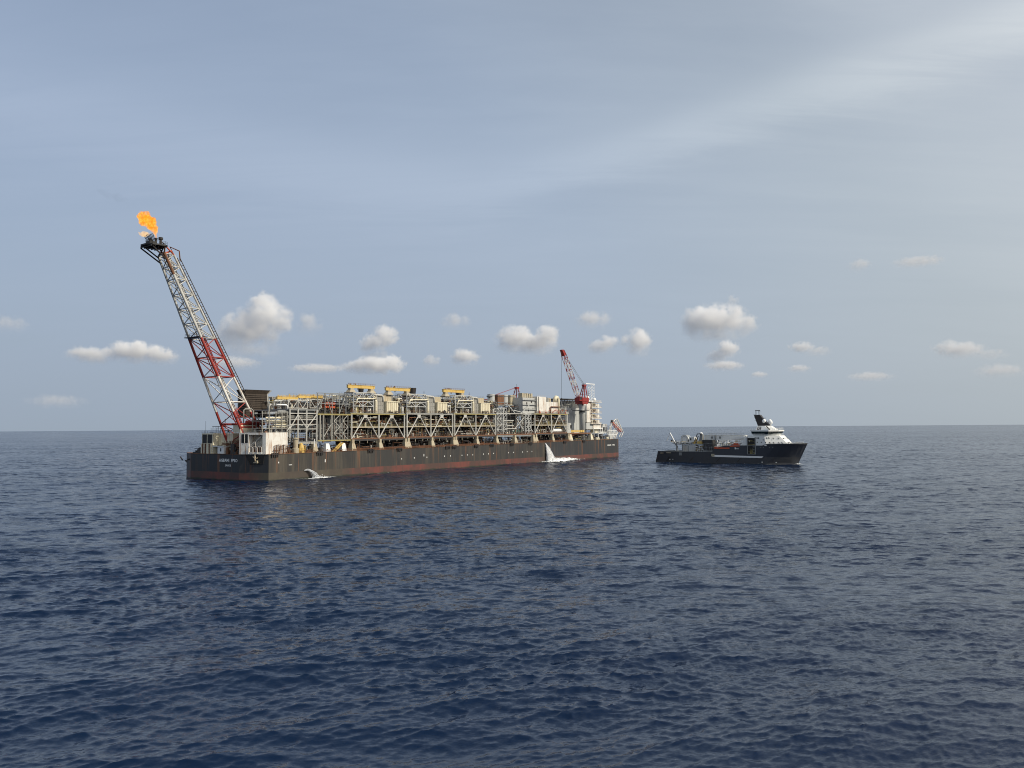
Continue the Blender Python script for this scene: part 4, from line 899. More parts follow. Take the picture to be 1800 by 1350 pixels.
for k in range(5): box('roof_hood', mo, 'stool', 200.4 + k * 2.5, 202.2 + k * 2.5, 6, 9, 41.2, 44.1 - .2 * (k % 2))
for k in range(3): box('side_gallery', mo, 'cgrey', 198.2, 213.2, 4, 5, 33.6 + k * 3, 33.8 + k * 3)
g = MB()
for k in range(3): rail(g, [(198.2, 4.1, 33.8 + k * 3), (213.2, 4.1, 33.8 + k * 3)], 1.1, 1.8, .05)
rail(g, [(199.5, 5, 41.2), (213.2, 5, 41.2)], 1.1, 1.8, .05); rail(g, [(213.8, 3.7, 42.2), (224.4, 3.7, 42.2)], 1.1, 1.8, .05); rail(g, [(210, 2.9, 31.6), (250, 2.9, 31.6)], 1.1, 2, .05); g.build('handrail', 'lgrey', mo, kind='stuff')
for k in range(5):
    g = MB(); x = 226 + k * 2.3; g.lathe((x, 8, 38.9), [(.2, -1), (1.1, -1), (1.1, 2.3 + .3 * (k % 2)), (.7, 2.9 + .3 * (k % 2)), (.1, 3.1)], 12); g.build('roof_cowl', ['mgrey', 'cgrey', 'mgrey', 'grey', 'stool'][k], mo, smooth=False)
g = MB(); g.tube([(241.2, 5, 31.2), (241.2, 5, 40.6), (240.4, 5, 42), (238.8, 5, 42.3), (237.4, 5, 41.4), (237.4, 5, 39)], 1.35, 12); g.build('exhaust_duct', 'cream', mo, smooth=True)
g = MB(); g.tube([(228.5, 2.9, 31.4), (228.5, 2.9, 35.2), (229.4, 2.9, 35.8), (240, 2.9, 35.8)], .38, 8); g.build('process_pipe', 'rust2', mo, smooth=True)
g = MB(); clutter(g, rng, 214, 250, 2.4, 3.3, 31.4, 34, 30, .5); g.build('valve_rack', 'orange', mo, kind='stuff')
for mt in ('grey', 'cream', 'dark', 'lgrey'): g = MB(); clutter(g, rng, 240, 252, 4, 14, 31.3, 36, 22, .8); g.build('pipework', mt, mo, kind='stuff')
for mt in ('grey', 'dark', 'mgrey'): g = MB(); clutter(g, rng, 200, 250, 17, 40, 31.3, 39, 40, 1); g.build('pipework', mt, mo, kind='stuff')
g = MB(); g.tube([(232, 4.6, 18.8), (233, 4.6, 20), (243, 4.6, 20), (244, 4.6, 18.8)], [.5, 1.3, 1.3, .5], 12); g.build('pressure_vessel', 'clean', mo)

# --- deck cranes
def pedestal_crane():
    x, y = 272.9, 5.0
    g = MB(); g.lathe((x, y, 12.6), [(1.95, 0), (1.95, 18.6), (2.3, 19.2), (2.3, 20.4), (1.95, 20.6), (1.95, 23.2), (2.9, 25.2), (2.9, 25.8)], 20)
    pc = g.build('pedestal_crane', 'cgrey', ship, True, label='red slewing deck crane on a grey pedestal, boom raised')
    g = MB(); g.prism([(x - 7, y - 4), (x + 3.5, y - 4), (x + 3.5, y + 4), (x - 7, y + 4)], 33.6, 34.0); rail(g, [(x - 7, y - 4, 34), (x + 3.5, y - 4, 34)], 1.1, 1.6, .06); g.build('crane_gallery', 'dark', pc)
    g = MB(); g.box(x - 4, x + 3.5, y - 3, y + 3, 38.6, 42.6); g.prism([(x - 4.6, y - 3.2), (x + 4.4, y - 3.2), (x + 4.4, y + 3.2), (x - 4.6, y + 3.2)], 40.0, 43.0)
    g.prism([(x - 2.4, y - 2.4), (x + 2.4, y - 2.4), (x + 2.4, y + 2.4), (x - 2.4, y + 2.4)], 37.6, 38.7); g.box(x - 7.8, x - 4.6, y - 2.8, y - .5, 40.6, 43.6); g.lathe((x, y, 36.4), [(2.2, 0), (2.6, 2.4)], 16)
    hs = g.build('machinery_house', 'red', pc)
    box('cab_window', pc, 'glass', x - 7.6, x - 4.9, y - 2.88, y - 2.79, 41.4, 43.2)
    for k in range(3): box('house_panel', pc, 'red', x - 3.8 + k * 2.7, x - 1.5 + k * 2.7, y - 3.34, y - 3.2, 40.3, 42.7)
    ap = Vector((x + 3.4, y, 51.5))
    for s_ in (-1, 1):
        bar('gantry_leg', pc, 'red', (x + .2, y + s_ * 2.2, 43), ap + Vector((-.6, s_ * .7, 0)), .34, 6); bar('gantry_leg', pc, 'red', (x + 4.0, y + s_ * 2.2, 43), ap + Vector((.6, s_ * .7, 0)), .34, 6)
    for z in (45.4, 47.6, 49.6):
        t = (z - 43) / 8.5; a = x + .2 + (3.4 - .8) * t; c = x + 4.0 * 1 + .0 * t; w = 2.2 + (.7 - 2.2) * t
        for s_ in (-1, 1): bar('gantry_brace', pc, 'red', (a, y + s_ * w, z), (c, y + s_ * w, z), .16, 4)
        bar('gantry_brace', pc, 'red', (a, y - w, z), (a, y + w, z), .16, 4)
    box('sheave_block', pc, 'red', ap.x - 1.7, ap.x + 1.6, y - 1, y + 1, 51.2, 52.4)
    # lattice boom
    p0, p1 = Vector((x - 5.2, y, 43.2)), Vector((x - 25.6, y, 74.3)); d = (p1 - p0).normalized(); nrm = Vector((-d.z, 0, d.x)); L_ = (p1 - p0).length
    if nrm.z < 0: nrm = -nrm
    def corner(t, s_, u): 
        w = 1.7 if .1 < t < .85 else (1.0 + (t / .1) * .7 if t <= .1 else 1.7 - (t - .85) / .15 * .5)
        return p0 + d * (L_ * t) + nrm * (w * (1 if u else -.6)) + Vector((0, s_ * w * .75, 0))
    nb = 16; cm = lambda t: 'red' if t > .82 or (t % .18) < .055 else 'white'
    for s_ in (-1, 1):
        for u in (0, 1):
            for i in range(nb):
                bar('boom_chord', pc, cm((i + .5) / nb) if not u else ('red' if (i // 2) % 2 or i > 12 else 'white'), corner(i / nb, s_, u), corner((i + 1) / nb, s_, u), .2, 6)
    for i in range(nb):
        t0, t1 = i / nb, (i + 1) / nb; mt = 'red' if i > 12 or i % 3 == 0 else 'white'
        for s_ in (-1, 1): bar('boom_lacing', pc, mt, corner(t0, s_, i % 2), corner(t1, s_, 1 - i % 2), .13, 4)
        bar('boom_lacing', pc, mt, corner(t0, -1, 1), corner(t1, 1, 1), .13, 4)
    g = MB(); g.add([corner(.9, s_, u) for s_ in (-1, 1) for u in (0, 1)] + [p1 + d * .6 + nrm * .6 + Vector((0, s_, 0)) for s_ in (-1, 1)] + [p1 + d * 1.2 - nrm * 1.0 + Vector((0, s_, 0)) for s_ in (-1, 1)], [(0, 1, 4, 6), (2, 3, 5, 7), (1, 3, 5, 4), (0, 2, 7, 6), (4, 5, 7, 6)]); g.build('boom_head', 'red', pc)
    for i in range(5):
        q = p0 + d * (L_ * (.14 + .15 * i)) - nrm * 2.2; bar('walkway_bracket', pc, 'red', q, q + d * 2.6, .22, 4)
    for s_ in (-.5, .5): bar('pendant_wire', pc, 'mgrey', ap + Vector((0, s_, .5)), p0 + d * (L_ * .83) + nrm * 1.6 + Vector((0, s_, 0)), .1, 5)
    bar('pendant_wire', pc, 'mgrey', ap + Vector((0, 0, .8)), p1 + nrm * .8, .08, 5)
    hp = p1 - nrm * 1.4; bar('hoist_wire', pc, 'dark', hp, (hp.x, hp.y, 42), .09, 5)
    g = MB(); g.lathe((hp.x, hp.y, 40.8), [(.1, 0), (.4, .3), (.4, 1.1), (.1, 1.4)], 8); g.build('hook_block', 'dark', pc)
pedestal_crane()
def far_crane():
    x, y = 242.5, 40
    g = MB(); g.lathe((x, y, 30), [(1.7, 0), (1.7, 6.4), (2.4, 7.2)], 14); pc = g.build('pedestal_crane', 'red', ship, label='smaller red crane with its boom lowered, on the port side')
    g = MB(); g.box(x - 3, x + 3.2, y - 2.4, y + 2.4, 37, 40.6); g.build('machinery_house', 'red', pc)
    ap = Vector((x + .6, y, 49.6))
    for s_ in (-1, 1):
        bar('gantry_leg', pc, 'red', (x - 2.8, y + s_ * 2, 40.4), ap + Vector((-.7, s_ * .6, 0)), .32, 6); bar('gantry_leg', pc, 'red', (x + 3, y + s_ * 2, 40.4), ap + Vector((.7, s_ * .6, 0)), .32, 6)
        for k, z in enumerate((42.6, 45, 47.2)): t = (z - 40.4) / 9.2; bar('gantry_brace', pc, 'red', (x - 2.8 + 2.7 * t, y + s_ * 2, z), (x + 3 - 1.7 * t, y + s_ * 2, z), .2, 4)
        bar('gantry_brace', pc, 'red', (x - 2.6, y + s_ * 2, 41), (x + 1.9, y + s_ * 1.4, 45.4), .18, 4)
    box('sheave_block', pc, 'red', ap.x - 1.6, ap.x + 1.6, y - 1, y + 1, 49.4, 50.6); bar('aerial', pc, 'dark', ap, ap + Vector((0, 0, 3)), .12, 4)
    for s_ in (-.6, .6): bar('pendant_wire', pc, 'red', ap + Vector((0, s_, .8)), (214, y + s_, 43.4), .1, 5)
    p0, p1 = Vector((x - 3, y, 39)), Vector((206, y, 40.6))
    for s_ in (-1, 1):
        for u in (-.9, .9): bar('boom_chord', pc, 'red', p0 + Vector((0, s_, u)), p1 + Vector((0, s_ * .6, u * .6)), .2, 6)
        for i in range(12):
            a, c = p0.lerp(p1, i / 12), p0.lerp(p1, (i + 1) / 12); e = 1 if i % 2 else -1
            bar('boom_lacing', pc, 'red', a + Vector((0, s_, .85 * e)), c + Vector((0, s_ * .8, -.85 * e)), .13, 4)
far_crane()

# --- accommodation block, helideck, mast
def accommodation():
    b = MB(); b.box(262, 291, 12, 50, 12.6, 36.0); ac = b.build('accommodation_block', 'cgrey', ship, label='pale accommodation block with galleries behind the red crane')
    for k in range(8): box('wall_plate', ac, 'cgrey', 262.2 + k * 3.6, 265.6 + k * 3.6, 11.9, 12.0 - .002, 20.5, 35.6)
    g = MB(); g.box(291.1, 300, 12.6, 48, 20, 41.8); g.box(284.6, 291, 8, 20, 25.6, 39.4); g.build('stair_block', 'white', ac)
    for k in range(5):
        z = 24.4 + k * 3.95
        box('gallery', ac, 'white', 290, 304.6, 6.8, 12.4, z, z + .35)
        g = MB(); rail(g, [(290, 7, z + .35), (304.4, 7, z + .35), (304.4, 12, z + .35)], 1.2, 1.5, .07); g.build('gallery_rail', 'white', ac, kind='stuff')
        if k < 4:
            box('gallery_casing', ac, 'white', 297.5, 303, 8, 12.3, z + .35, z + 3.0); bar('gallery_post', ac, 'white', (290.4, 7, z), (290.4, 7, z + 3.9), .2, 4); bar('gallery_post', ac, 'white', (299, 7, z), (299, 7, z + 3.9), .2, 4)
            for i in range(3): box('window', ac, 'soot', 291 + i * 2.3, 292.6 + i * 2.3, 7.9, 8.02, z + 1.0, z + 2.6)
            g = MB(); rng = random.Random(k); g.box(291, 297.4, 8.05, 12.3, z + .35, z + 3.4); g.build('gallery_casing', 'cream', ac); g = MB(); clutter(g, rng, 291, 299, 7.1, 7.8, z + .35, z + 2.8, 12, .45); g.build('gallery_lockers', 'rust2', ac, kind='stuff')
    house(ac, 'deck_house', 'white', 293.8, 305.2, 8, 20, 21.1, 25.4)
    house(ac, 'deck_house', 'cgrey', 284.6, 293.6, 8.4, 20, 20.8, 25.3)
    # helideck seen edge-on with its truss
    g = MB(); g.prism([(266, 20), (282, 16), (290, 22), (290, 44), (280, 50), (264, 44)], 42.0, 42.7); hd = g.build('helideck', 'dark', ac)
    for i in range(7):
        x = 266 + i * 3.6
        bar('helideck_strut', ac, 'mgrey', (x, 21, 36), (x + 1.8, 20.5, 42), .22, 4); bar('helideck_strut', ac, 'mgrey', (x + 3.6, 21, 36), (x + 1.8, 20.5, 42), .22, 4); bar('helideck_strut', ac, 'green', (x, 26, 36), (x + 3.6, 26, 42), .25, 4)
    g = MB(); rng = random.Random(12); clutter(g, rng, 262, 284, 13, 22, 36, 40, 30, .9); rail(g, [(262, 12.1, 36), (291, 12.1, 36)], 1.1, 1.8, .05); g.build('roof_gear', 'grey', ac, kind='stuff')
    for x, z, w, h_ in ((264.2, 33.6, .9, 1.0), (269, 22.5, 1.8, 2.4), (270.6, 35, 1.2, .7)): box('window', ac, 'soot', x - w / 2, x + w / 2, 11.8, 12.02, z - h_ / 2, z + h_ / 2)
    # radio mast
    g = MB(); g.box(289, 301, 9, 13, 40.4, 40.8); mt = g.build('radio_mast', 'white', ship, label='white lattice radio mast with two radomes')
    for a, y in ((294, 9.5), (298.4, 9.5), (294, 12), (298.4, 12)): bar('mast_leg', mt, 'clean', (a, y, 40.8), (a + .2, y, 53), .13, 4)
    for k in range(6):
        z = 41 + k * 2; 
        for y in (9.5, 12): bar('mast_brace', mt, 'clean', (294, y, z), (298.5, y, z + 2), .1, 4); bar('mast_brace', mt, 'clean', (294, y, z), (298.5, y, z), .1, 4)
    box('radar_scanner', mt, 'clean', 287.2, 300.2, 10, 11, 53.4, 54.0)
    for q, c, r in (((287.6, 9.5, 43.2), 0, 1.75), ((297.9, 9.2, 42.2), 0, 1.4)):
        g = MB(); g.sphere(q, r, 16, 10); g.lathe((q[0], q[1], 40.8), [(.5, 0), (.5, q[2] - 41.5)], 8); g.build('radome', 'clean', mt, smooth=True)
    bar('aerial', mt, 'dark', (289.4, 9.4, 41), (289.4, 9.4, 48.8), .2, 4)
    for z, w in ((45.2, 1.4), (46.8, 2.2)): bar('aerial', mt, 'dark', (289.4 - w, 9.4, z), (289.4 + w, 9.4, z), .12, 4)
accommodation()
# yellow crates and stools under the crane
def bow_gear():
    rng = random.Random(44)
    b = MB(); b.box(250.4, 292, 2.6, 12, 17.5, 18.1); d = b.build('crane_deck', 'mgrey', ship, label='service deck with yellow railings under the crane')
    box('deck_edge_beam', d, 'rust2', 250.4, 280, 2.3, 2.58, 17.4, 18.4)
    for k in range(7): box('railing_panel', d, 'yellow', 253.6 + k * 2.6, 255.8 + k * 2.6, 2.4, 2.52, 18.7, 20.2 + .12 * (k % 2))
    for x in (251.8, 279.6):
        g = MB(); zz = DZ(x); g.prism([(x - 1.9, .7), (x + 1.9, .7), (x + 1.9, 4), (x - 1.9, 4)], zz, zz + 3.8, [(x - 1.1, 1.4), (x + 1.1, 1.4), (x + 1.1, 3.4), (x - 1.1, 3.4)]); g.box(x - .8, x + .8, 1.5, 3.3, zz + 3.8, 17.5); g.build('support_stool', 'cream', d)
    for mt, n_ in (('dark', 50), ('olive', 16), ('rust2', 24), ('grey', 16)):
        g = MB(); clutter(g, rng, 252, 292, 2, 10, 13, 17.2, n_, .8); g.build('deck_pipework', mt, d, kind='stuff')
    g = MB(); rail(g, [(250, .35, DZ(250)), (312, .35, DZ(310))], 1.05, 2.4, .05); g.build('bulwark_rail', 'mgrey', d, kind='stuff')
    # white frame at the bow
    b = MB(); b.box(285, 322, 7.6, 22, 17.5, 18.1); f = b.build('bow_platform', 'clean', ship, label='white framed platform at the bow')
    for x in (294, 300.4, 307.2, 314.6, 321.8): bar('platform_leg', f, 'clean', (x, 7.8, 12.9), (x, 7.8, 17.6), .36, 4)
    for x in (294, 304.2, 307.2): bar('platform_post', f, 'clean', (x, 7.8, 18), (x, 7.8, 21.2), .32, 4)
    bar('platform_beam', f, 'clean', (294, 7.8, 21.1), (307.4, 7.8, 21.1), .3, 4)
    for mt, n_ in (('white', 14), ('dark', 26), ('rust2', 18), ('cgrey', 20)):
        g = MB(); clutter(g, rng, 295, 320, 9, 16, 13, 17.3, n_, .8); g.build('deck_pipework', mt, f, kind='stuff')
        g = MB(); clutter(g, rng, 306, 324, 12, 20, 18.1, 24.2, n_, .8); g.build('bow_machinery', mt, f, kind='stuff')
    g = MB(); g.box(300, 305, 10, 14, 18.1, 20.6); g.build('locker', 'cream', f)
    g = MB(); g.tube([(315.5, 14, 23.8), (324, 14, 23.8)], .8, 10); g.build('storage_tank', 'white', f)
    for x in (288, 290.5, 304): 
        g = MB(); g.lathe((x, 2.2, DZ(x)), [(1.1, 0), (1.0, 1.3), (.5, 1.7)], 10); g.build('bollard', 'cream', f)
    g = MB(); g.box(308, 318, 10, 16, 18.1, 22.4); g.box(310, 314.5, 9, 13, 22.4, 24.6); g.build('winch_house', 'cgrey', f)
    for k in range(3): box('house_opening', f, 'dark', 308.8 + k * 3, 310.6 + k * 3, 9.92, 9.998, 18.8, 21.2)
    for x in (307, 311, 315, 319): bar('platform_post', f, 'clean', (x, 7.8, 18), (x, 7.8, 22.5), .24, 4)
    bar('platform_beam', f, 'clean', (307, 7.8, 22.4), (319, 7.8, 22.4), .24, 4)
    g = MB(); rail(g, [(294, 7.7, 18.1), (322, 7.7, 18.1)], 1.2, 1.5, .07); rail(g, [(307, 7.7, 22.5), (319, 7.7, 22.5)], 1.2, 1.5, .07); g.build('handrail', 'clean', f, kind='stuff')
    # hinged loading arm over the bow
    b = MB(); b.box(309.5, 313.6, 3, 7, 13.2, 16.2); a = b.build('loading_arm', 'cgrey', ship, label='red and white hinged arm folded over the bow')
    tl, tr, top, end, low = Vector((314.1, 4, 25.4)), Vector((327.6, 4, 18.4)), Vector((321.4, 4, 28.2)), Vector((330.7, 4, 18.2)), Vector((327.5, 4, 14.8))
    bar('arm_post', a, 'cgrey', (312.8, 4, 17.8), tl, .6, 6); bar('arm_post', a, 'cgrey', (308, 4, 17.8), (313.6, 4, 24), .4, 6)
    for s_ in (-1, 1):
        y = Vector((0, s_ * .9, 0))
        bar('arm_chord', a, 'orange', tl + y, tr + y, .34, 6); bar('arm_chord', a, 'white', tl + y + Vector((.8, 0, 1.9)), tr + y + Vector((1.6, 0, 1.2)), .34, 6)
        for i in range(8):
            p, q = tl.lerp(tr, i / 8), tl.lerp(tr, (i + 1) / 8); bar('arm_lacing', a, 'white' if i % 2 else 'orange', p + y + Vector((.6, 0, 1.3 * (i % 2))), q + y + Vector((.6, 0, 1.3 * (1 - i % 2))), .18, 4)
        bar('arm_stay', a, 'white', top + y, end + y, .34, 6); bar('arm_stay', a, 'white', end + y, low + y, .3, 6)
    bar('arm_stay', a, 'white', tl, top, .3, 6); bar('arm_stay', a, 'white', (324, 4, 18.6), (319, 4, 13.4), .3, 6)
    for k in range(6):
        x = 308 + k * 2.2; bar('lattice_post', a, 'clean', (x, 3.2, 13.4), (x + .4, 3.2, 20.5 + (k % 3)), .22, 4); bar('lattice_brace', a, 'clean', (x, 3.2, 14), (x + 2.2, 3.2, 19.5), .18, 4); bar('lattice_brace', a, 'white', (x + 2.2, 3.2, 14), (x, 3.2, 19.5), .16, 4)
    for z in (16.6, 19.6): bar('lattice_beam', a, 'clean', (307.5, 3.2, z), (320, 3.2, z), .22, 4)
    for k in range(4): bar('arm_hanger', a, 'white', tl.lerp(tr, .2 + k * .2), top.lerp(end, .2 + k * .22), .16, 4)
    g = MB(); g.lathe((314.7, 4, 25.5), [(.9, 0), (1.0, 1.4), (.4, 2)], 10); g.build('winch', 'dark', a)
bow_gear()

# ------------------------------------------------------------------ the support vessel (x forward, y to port)
def support_vessel():
    rng = random.Random(91)
    sv = empty('support_vessel', 'dark blue offshore support vessel with white wheelhouse and black mast, bow to the right', 'ship', (93.1, 530, 0), R(-34.78))
    BZ = lambda x: 6.9 if x < 41 else (8.9 if x < 48 else 10.6) if x < 57.5 else 10.75 + max(0, x - 71) * .02 + (.9 if x > 73 else .45 if x > 71.5 else 0)
    st = [2.6, 6, 16, 28, 40.4, 41.4, 48, 57.6, 64, 70.5, 73.2, 78, 83, 87, 90, 92.3, 93.8]
    hd = [8.9, 9.7, 10, 10, 10, 10, 10, 10, 10, 10, 9.9, 9.2, 7.7, 5.8, 3.8, 1.7, .05]
    hw = [8.0, 9.0, 9.8, 10, 10, 10, 10, 10, 9.8, 9.3, 8.8, 7.2, 5.0, 3.0, 1.5, .6, .04]
    def P(i, lv, sgn):
        x = st[i]; top = BZ(x); z = (-4, .8, 4.1, top)[lv]; t = max(0, min(1, z / top)); y = hw[i] + (hd[i] - hw[i]) * t ** 1.5
        if x > 70: x = 70 + (x - 70) * (.76 + .24 * t)
        if i == 0: x = 2.0 + 2.2 * t
        return (x, sgn * y, z)
    lo, hi = MB(), MB()
    for sgn in (-1, 1):
        for i in range(len(st) - 1):
            for lv in range(3):
                q = [P(i, lv, sgn), P(i + 1, lv, sgn), P(i + 1, lv + 1, sgn), P(i, lv + 1, sgn)]
                (hi if (lv == 2 and st[i] > 41) else lo).add(q, [(0, 1, 2, 3)])
    lo.add([P(0, lv, s_) for lv in range(4) for s_ in (-1, 1)], [(0, 1, 3, 2), (2, 3, 5, 4), (4, 5, 7, 6)])
    hull_ = lo.build('hull', 'bgrey', sv)
    hi.build('upper_hull', 'navy', hull_, label='navy blue plating of the raised bow half')
    b = MB()
    for i in range(len(st) - 1): b.add([P(i, 3, -1), P(i + 1, 3, -1), P(i + 1, 3, 1), P(i, 3, 1)], [(0, 1, 2, 3)])
    dk = b.build('main_deck', 'mgrey', hull_); dk.location.z = -.9
    b = MB(); b.tube([P(i, 3, -1) for i in range(5)], .16, 6); b.tube([P(i, 3, -1) for i in range(5, len(st))], .16, 6); b.build('rubbing_strake', 'mgrey', hull_)
    b = MB(); b.prism_y([(40.2, 3.85), (70.2, 3.0 + .55), (71.2, 4.5), (40.6, 5.0)], -10.06, -9.9); b.build('hull_stripe', 'clean', hull_, label='long white stripe on the hull side')
    b = MB(); b.box(39.6, 41.6, -10.3, -9.8, 4.1, 5.6); b.build('fender_block', 'stool', hull_)
    for x in (11.2, 26.8, 43.8, 56.6):
        b = MB(); b.prism_y([(x - 1.3, 1.0), (x - .6, 1.0), (x + 1.6, 3.3), (x + .9, 3.3)], -10.1, -9.6); b.build('hull_slash', 'soot', hull_)
    for x, z in ((12.4, 1.6), (14.4, 1.7), (70, .9), (78, .9)): box('draft_mark', hull_, 'boatwhite', x, x + .5, -10.04 + (.6 if x > 75 else 0), -9.2, z, z + .5)
    box('hull_panel', hull_, 'mgrey', 18.8, 20.6, -10.05, -9.9, 4.4, 6.2)
    for a, c, z in ((6.2, 8.4, 5.5), (10.2, 13.4, 5.7)): box('stern_name_plate', hull_, 'stool', a, c, -10.0, -9.6, z, z + .45)
    box('emblem_plate', hull_, 'boatwhite', 54.2, 54.9, -10.06, -9.9, 8.5, 9.6)
    for k in range(5): box('emblem_mark', hull_, 'boatwhite', 55.05 + k * .33, 55.25 + k * .33, -10.04, -9.9, 8.6, 9.1)
    for x, z in ((69.6, 9.5), (71, 9.5), (74.6, 9.6), (76.5, 9.6)): box('porthole', hull_, 'mgrey', x, x + .4, -10.03, -9.8, z, z + .4)
    # deckhouse, with a black panel painting the shaded depth of a side bay
    b = MB(); b.prism([(57.4, -9.92), (73, -9.92), (85.2, -5.2), (86.4, 0), (85.2, 5.2), (73, 9.92), (57.4, 9.92)], 10.6, 16.6, [(62, -9.92), (71.8, -9.92), (79, -5.4), (80, 0), (79, 5.4), (71.8, 9.92), (62, 9.92)])
    dh = b.build('deckhouse', 'boatwhite', sv, label='white sloping deckhouse with small square windows')
    box('bay_shade_panel', dh, 'black', 62.2, 66.4, -10.06, -9.0, 5.9, 15.2)
    for a, c, z0, z1 in ((61.7, 62.2, 5.6, 15.6), (66.4, 66.9, 5.6, 15.6), (62.2, 66.4, 15.2, 15.6), (62.2, 66.4, 5.6, 5.9)): box('bay_frame', dh, 'boatwhite' if z0 > 10 else 'mgrey', a, c, -10.35, -9.4, z0, z1)
    b = MB(); clutter(b, rng, 62.5, 66.2, -10.3, -10.1, 6, 14, 22, .4); b.build('bay_machinery', 'olive', dh, kind='stuff')
    for k in range(6): box('bay_ladder', dh, 'mgrey', 65, 66.2, -10.2, -10.07, 6.6 + k * .9, 6.8 + k * .9)
    box('bay_lamp', dh, 'clean', 62.9, 63.4, -10.25, -10.07, 13.2, 13.8)
    for x, z, w, h in ((67.7, 15.1, .55, .8), (68.6, 15.1, .55, .8), (71.3, 14.1, .6, .5), (67.8, 12.7, .5, .5), (70.2, 12.7, .6, .5), (72.6, 12.6, .6, .5)): box('window', dh, 'glass', x - w / 2, x + w / 2, -9.97, -9.8, z - h / 2, z + h / 2)
    def front_pt(u, t, o=.05):                                   # on the canted starboard front facet
        p = Vector((73, -9.92, 10.6)).lerp(Vector((85.2, -5.2, 10.6)), u); q = Vector((71.8, -9.92, 16.6)).lerp(Vector((79, -5.4, 16.6)), u); n = Vector((.33, -.9, .3)); return p.lerp(q, t) + n * o
    for u, t in ((.12, .75), (.25, .75), (.5, .72), (.2, .3), (.38, .3), (.62, .28), (.78, .3), (.8, .72)):
        b = MB(); b.add([front_pt(u - .028, t - .07), front_pt(u + .028, t - .07), front_pt(u + .028, t + .07), front_pt(u - .028, t + .07)], [(0, 1, 2, 3)]); b.build('window', 'glass', dh)
    for y in (-3.8, -1.6, .8, 3): 
        for t in (.3, .72): x = 85.7 + (79.5 - 85.7) * t; z = 10.6 + 6 * t; box('window', dh, 'glass', x - .2, x + .35 - abs(y) * .03, y - .35, y + .35, z - .3, z + .3)
    b = MB(); rail(b, [(62, -9.7, 16.6), (71.8, -9.7, 16.6), (79, -5.3, 16.6), (80, 0, 16.6)], 1.1, 1.4, .06); rail(b, [(73, -9.3, 11.6), (83, -7.3, 11.8), (92, -1.5, 12)], 1.0, 1.6, .06); b.build('handrail', 'boatwhite', dh, kind='stuff')
    b = MB(); clutter(b, rng, 80, 91, -3, 3, 10.8, 12.6, 26, .5); b.box(86, 91, -2, 2, 11, 12); b.build('anchor_gear', 'mgrey', dh, kind='stuff')
    # wheelhouse
    b = MB(); b.prism([(65.5, -8.8), (73.5, -8.8), (77, -4.4), (77, 4.4), (73.5, 8.8), (65.5, 8.8)], 16.6, 17.4, [(65, -9.4), (73.8, -9.4), (77.6, -4.5), (77.6, 4.5), (73.8, 9.4), (65, 9.4)])
    wh = b.build('wheelhouse', 'boatwhite', sv, label='white wheelhouse ringed with dark windows')
    lo_, hi_ = [(64.6, -9.6), (74, -9.6), (77.8, -4.6), (77.8, 4.6), (74, 9.6), (64.6, 9.6)], [(64.4, -10), (74.4, -10), (78.5, -4.8), (78.5, 4.8), (74.4, 10), (64.4, 10)]
    b = MB(); b.prism(lo_, 17.4, 19.0, hi_); b.build('window_band', 'glass', wh)
    for i in range(5):
        p, q = Vector((*lo_[i], 17.4)), Vector((*lo_[i + 1], 17.4)); p2, q2 = Vector((*hi_[i], 19)), Vector((*hi_[i + 1], 19)); n_ = max(3, int((q - p).length / 1.8))
        for k in range(n_ + 1): bar('mullion', wh, 'green', p.lerp(q, k / n_), p2.lerp(q2, k / n_), .09, 4)
    b = MB(); b.prism([(63.8, -10.3), (74.6, -10.3), (79.1, -5), (79.1, 5), (74.6, 10.3), (63.8, 10.3)], 19, 19.8); b.build('roof', 'boatwhite', wh)
    b = MB(); b.prism([(65.2, -4.8), (73, -4.8), (76.5, -3), (76.5, 3), (73, 4.8), (65.2, 4.8)], 19.7, 22.3, [(66, -3.6), (70.4, -3.6), (73, -2), (73, 2), (70.4, 3.6), (66, 3.6)]); mi = b.build('mast_house', 'boatwhite', wh)
    b = MB(); b.add([(66.0, -4.74, 19.9), (68.3, -4.74, 19.9), (68.4, -3.95, 21.8), (66.3, -3.95, 21.8)], [(0, 1, 2, 3)]); b.build('emblem_panel', 'soot', wh)
    lettering('C', wh, 'boatwhite', 2.1, (67.3, -4.5, 20.8), (R(68), 0, 0), 'emblem_letter', .02)
    b = MB(); b.tube([(71.6, -4.5, 22.0), (73.6, -4.4, 20.0)], .35, 4); b.build('hull_slash', 'soot', wh)
    b = MB(); rail(b, [(64, -10.1, 19.8), (74.4, -10.1, 19.8), (78.8, -5, 19.8), (78.8, 4, 19.8)], 1.2, 1.3, .07); clutter(b, rng, 73, 78, -6, 4, 19.8, 22, 14, .35); b.build('handrail', 'boatwhite', wh, kind='stuff')
    b = MB(); b.prism_y([(65.6, 22.2), (72.5, 22.2), (68.8, 26.2), (66.7, 28.9), (63.3, 28.7)], -1.6, 1.6); ms = b.build('mast', 'soot', sv, label='black raked mast with an open gate at the top')
    for x in (64.1, 65.9): bar('mast_post', ms, 'dark', (x, 0, 28.5), (x, 0, 31.5), .22, 6)
    bar('mast_beam', ms, 'dark', (63.6, 0, 31.4), (66.6, 0, 31.4), .2, 6)
    for z, a, c in ((29.2, 62.8, 64.2), (25.6, 63.4, 65.4), (27.3, 63.2, 65), (30.6, 65.8, 67)): bar('mast_yard', ms, 'dark', (a, -.6, z), (c, -.6, z), .12, 4)
    bar('radar_scanner', ms, 'mgrey', (67.2, -1, 26.9), (70.4, -1, 26.9), .2, 4); bar('mast_post', ms, 'mgrey', (68.8, -1, 24.6), (68.8, -1, 26.9), .12, 4)
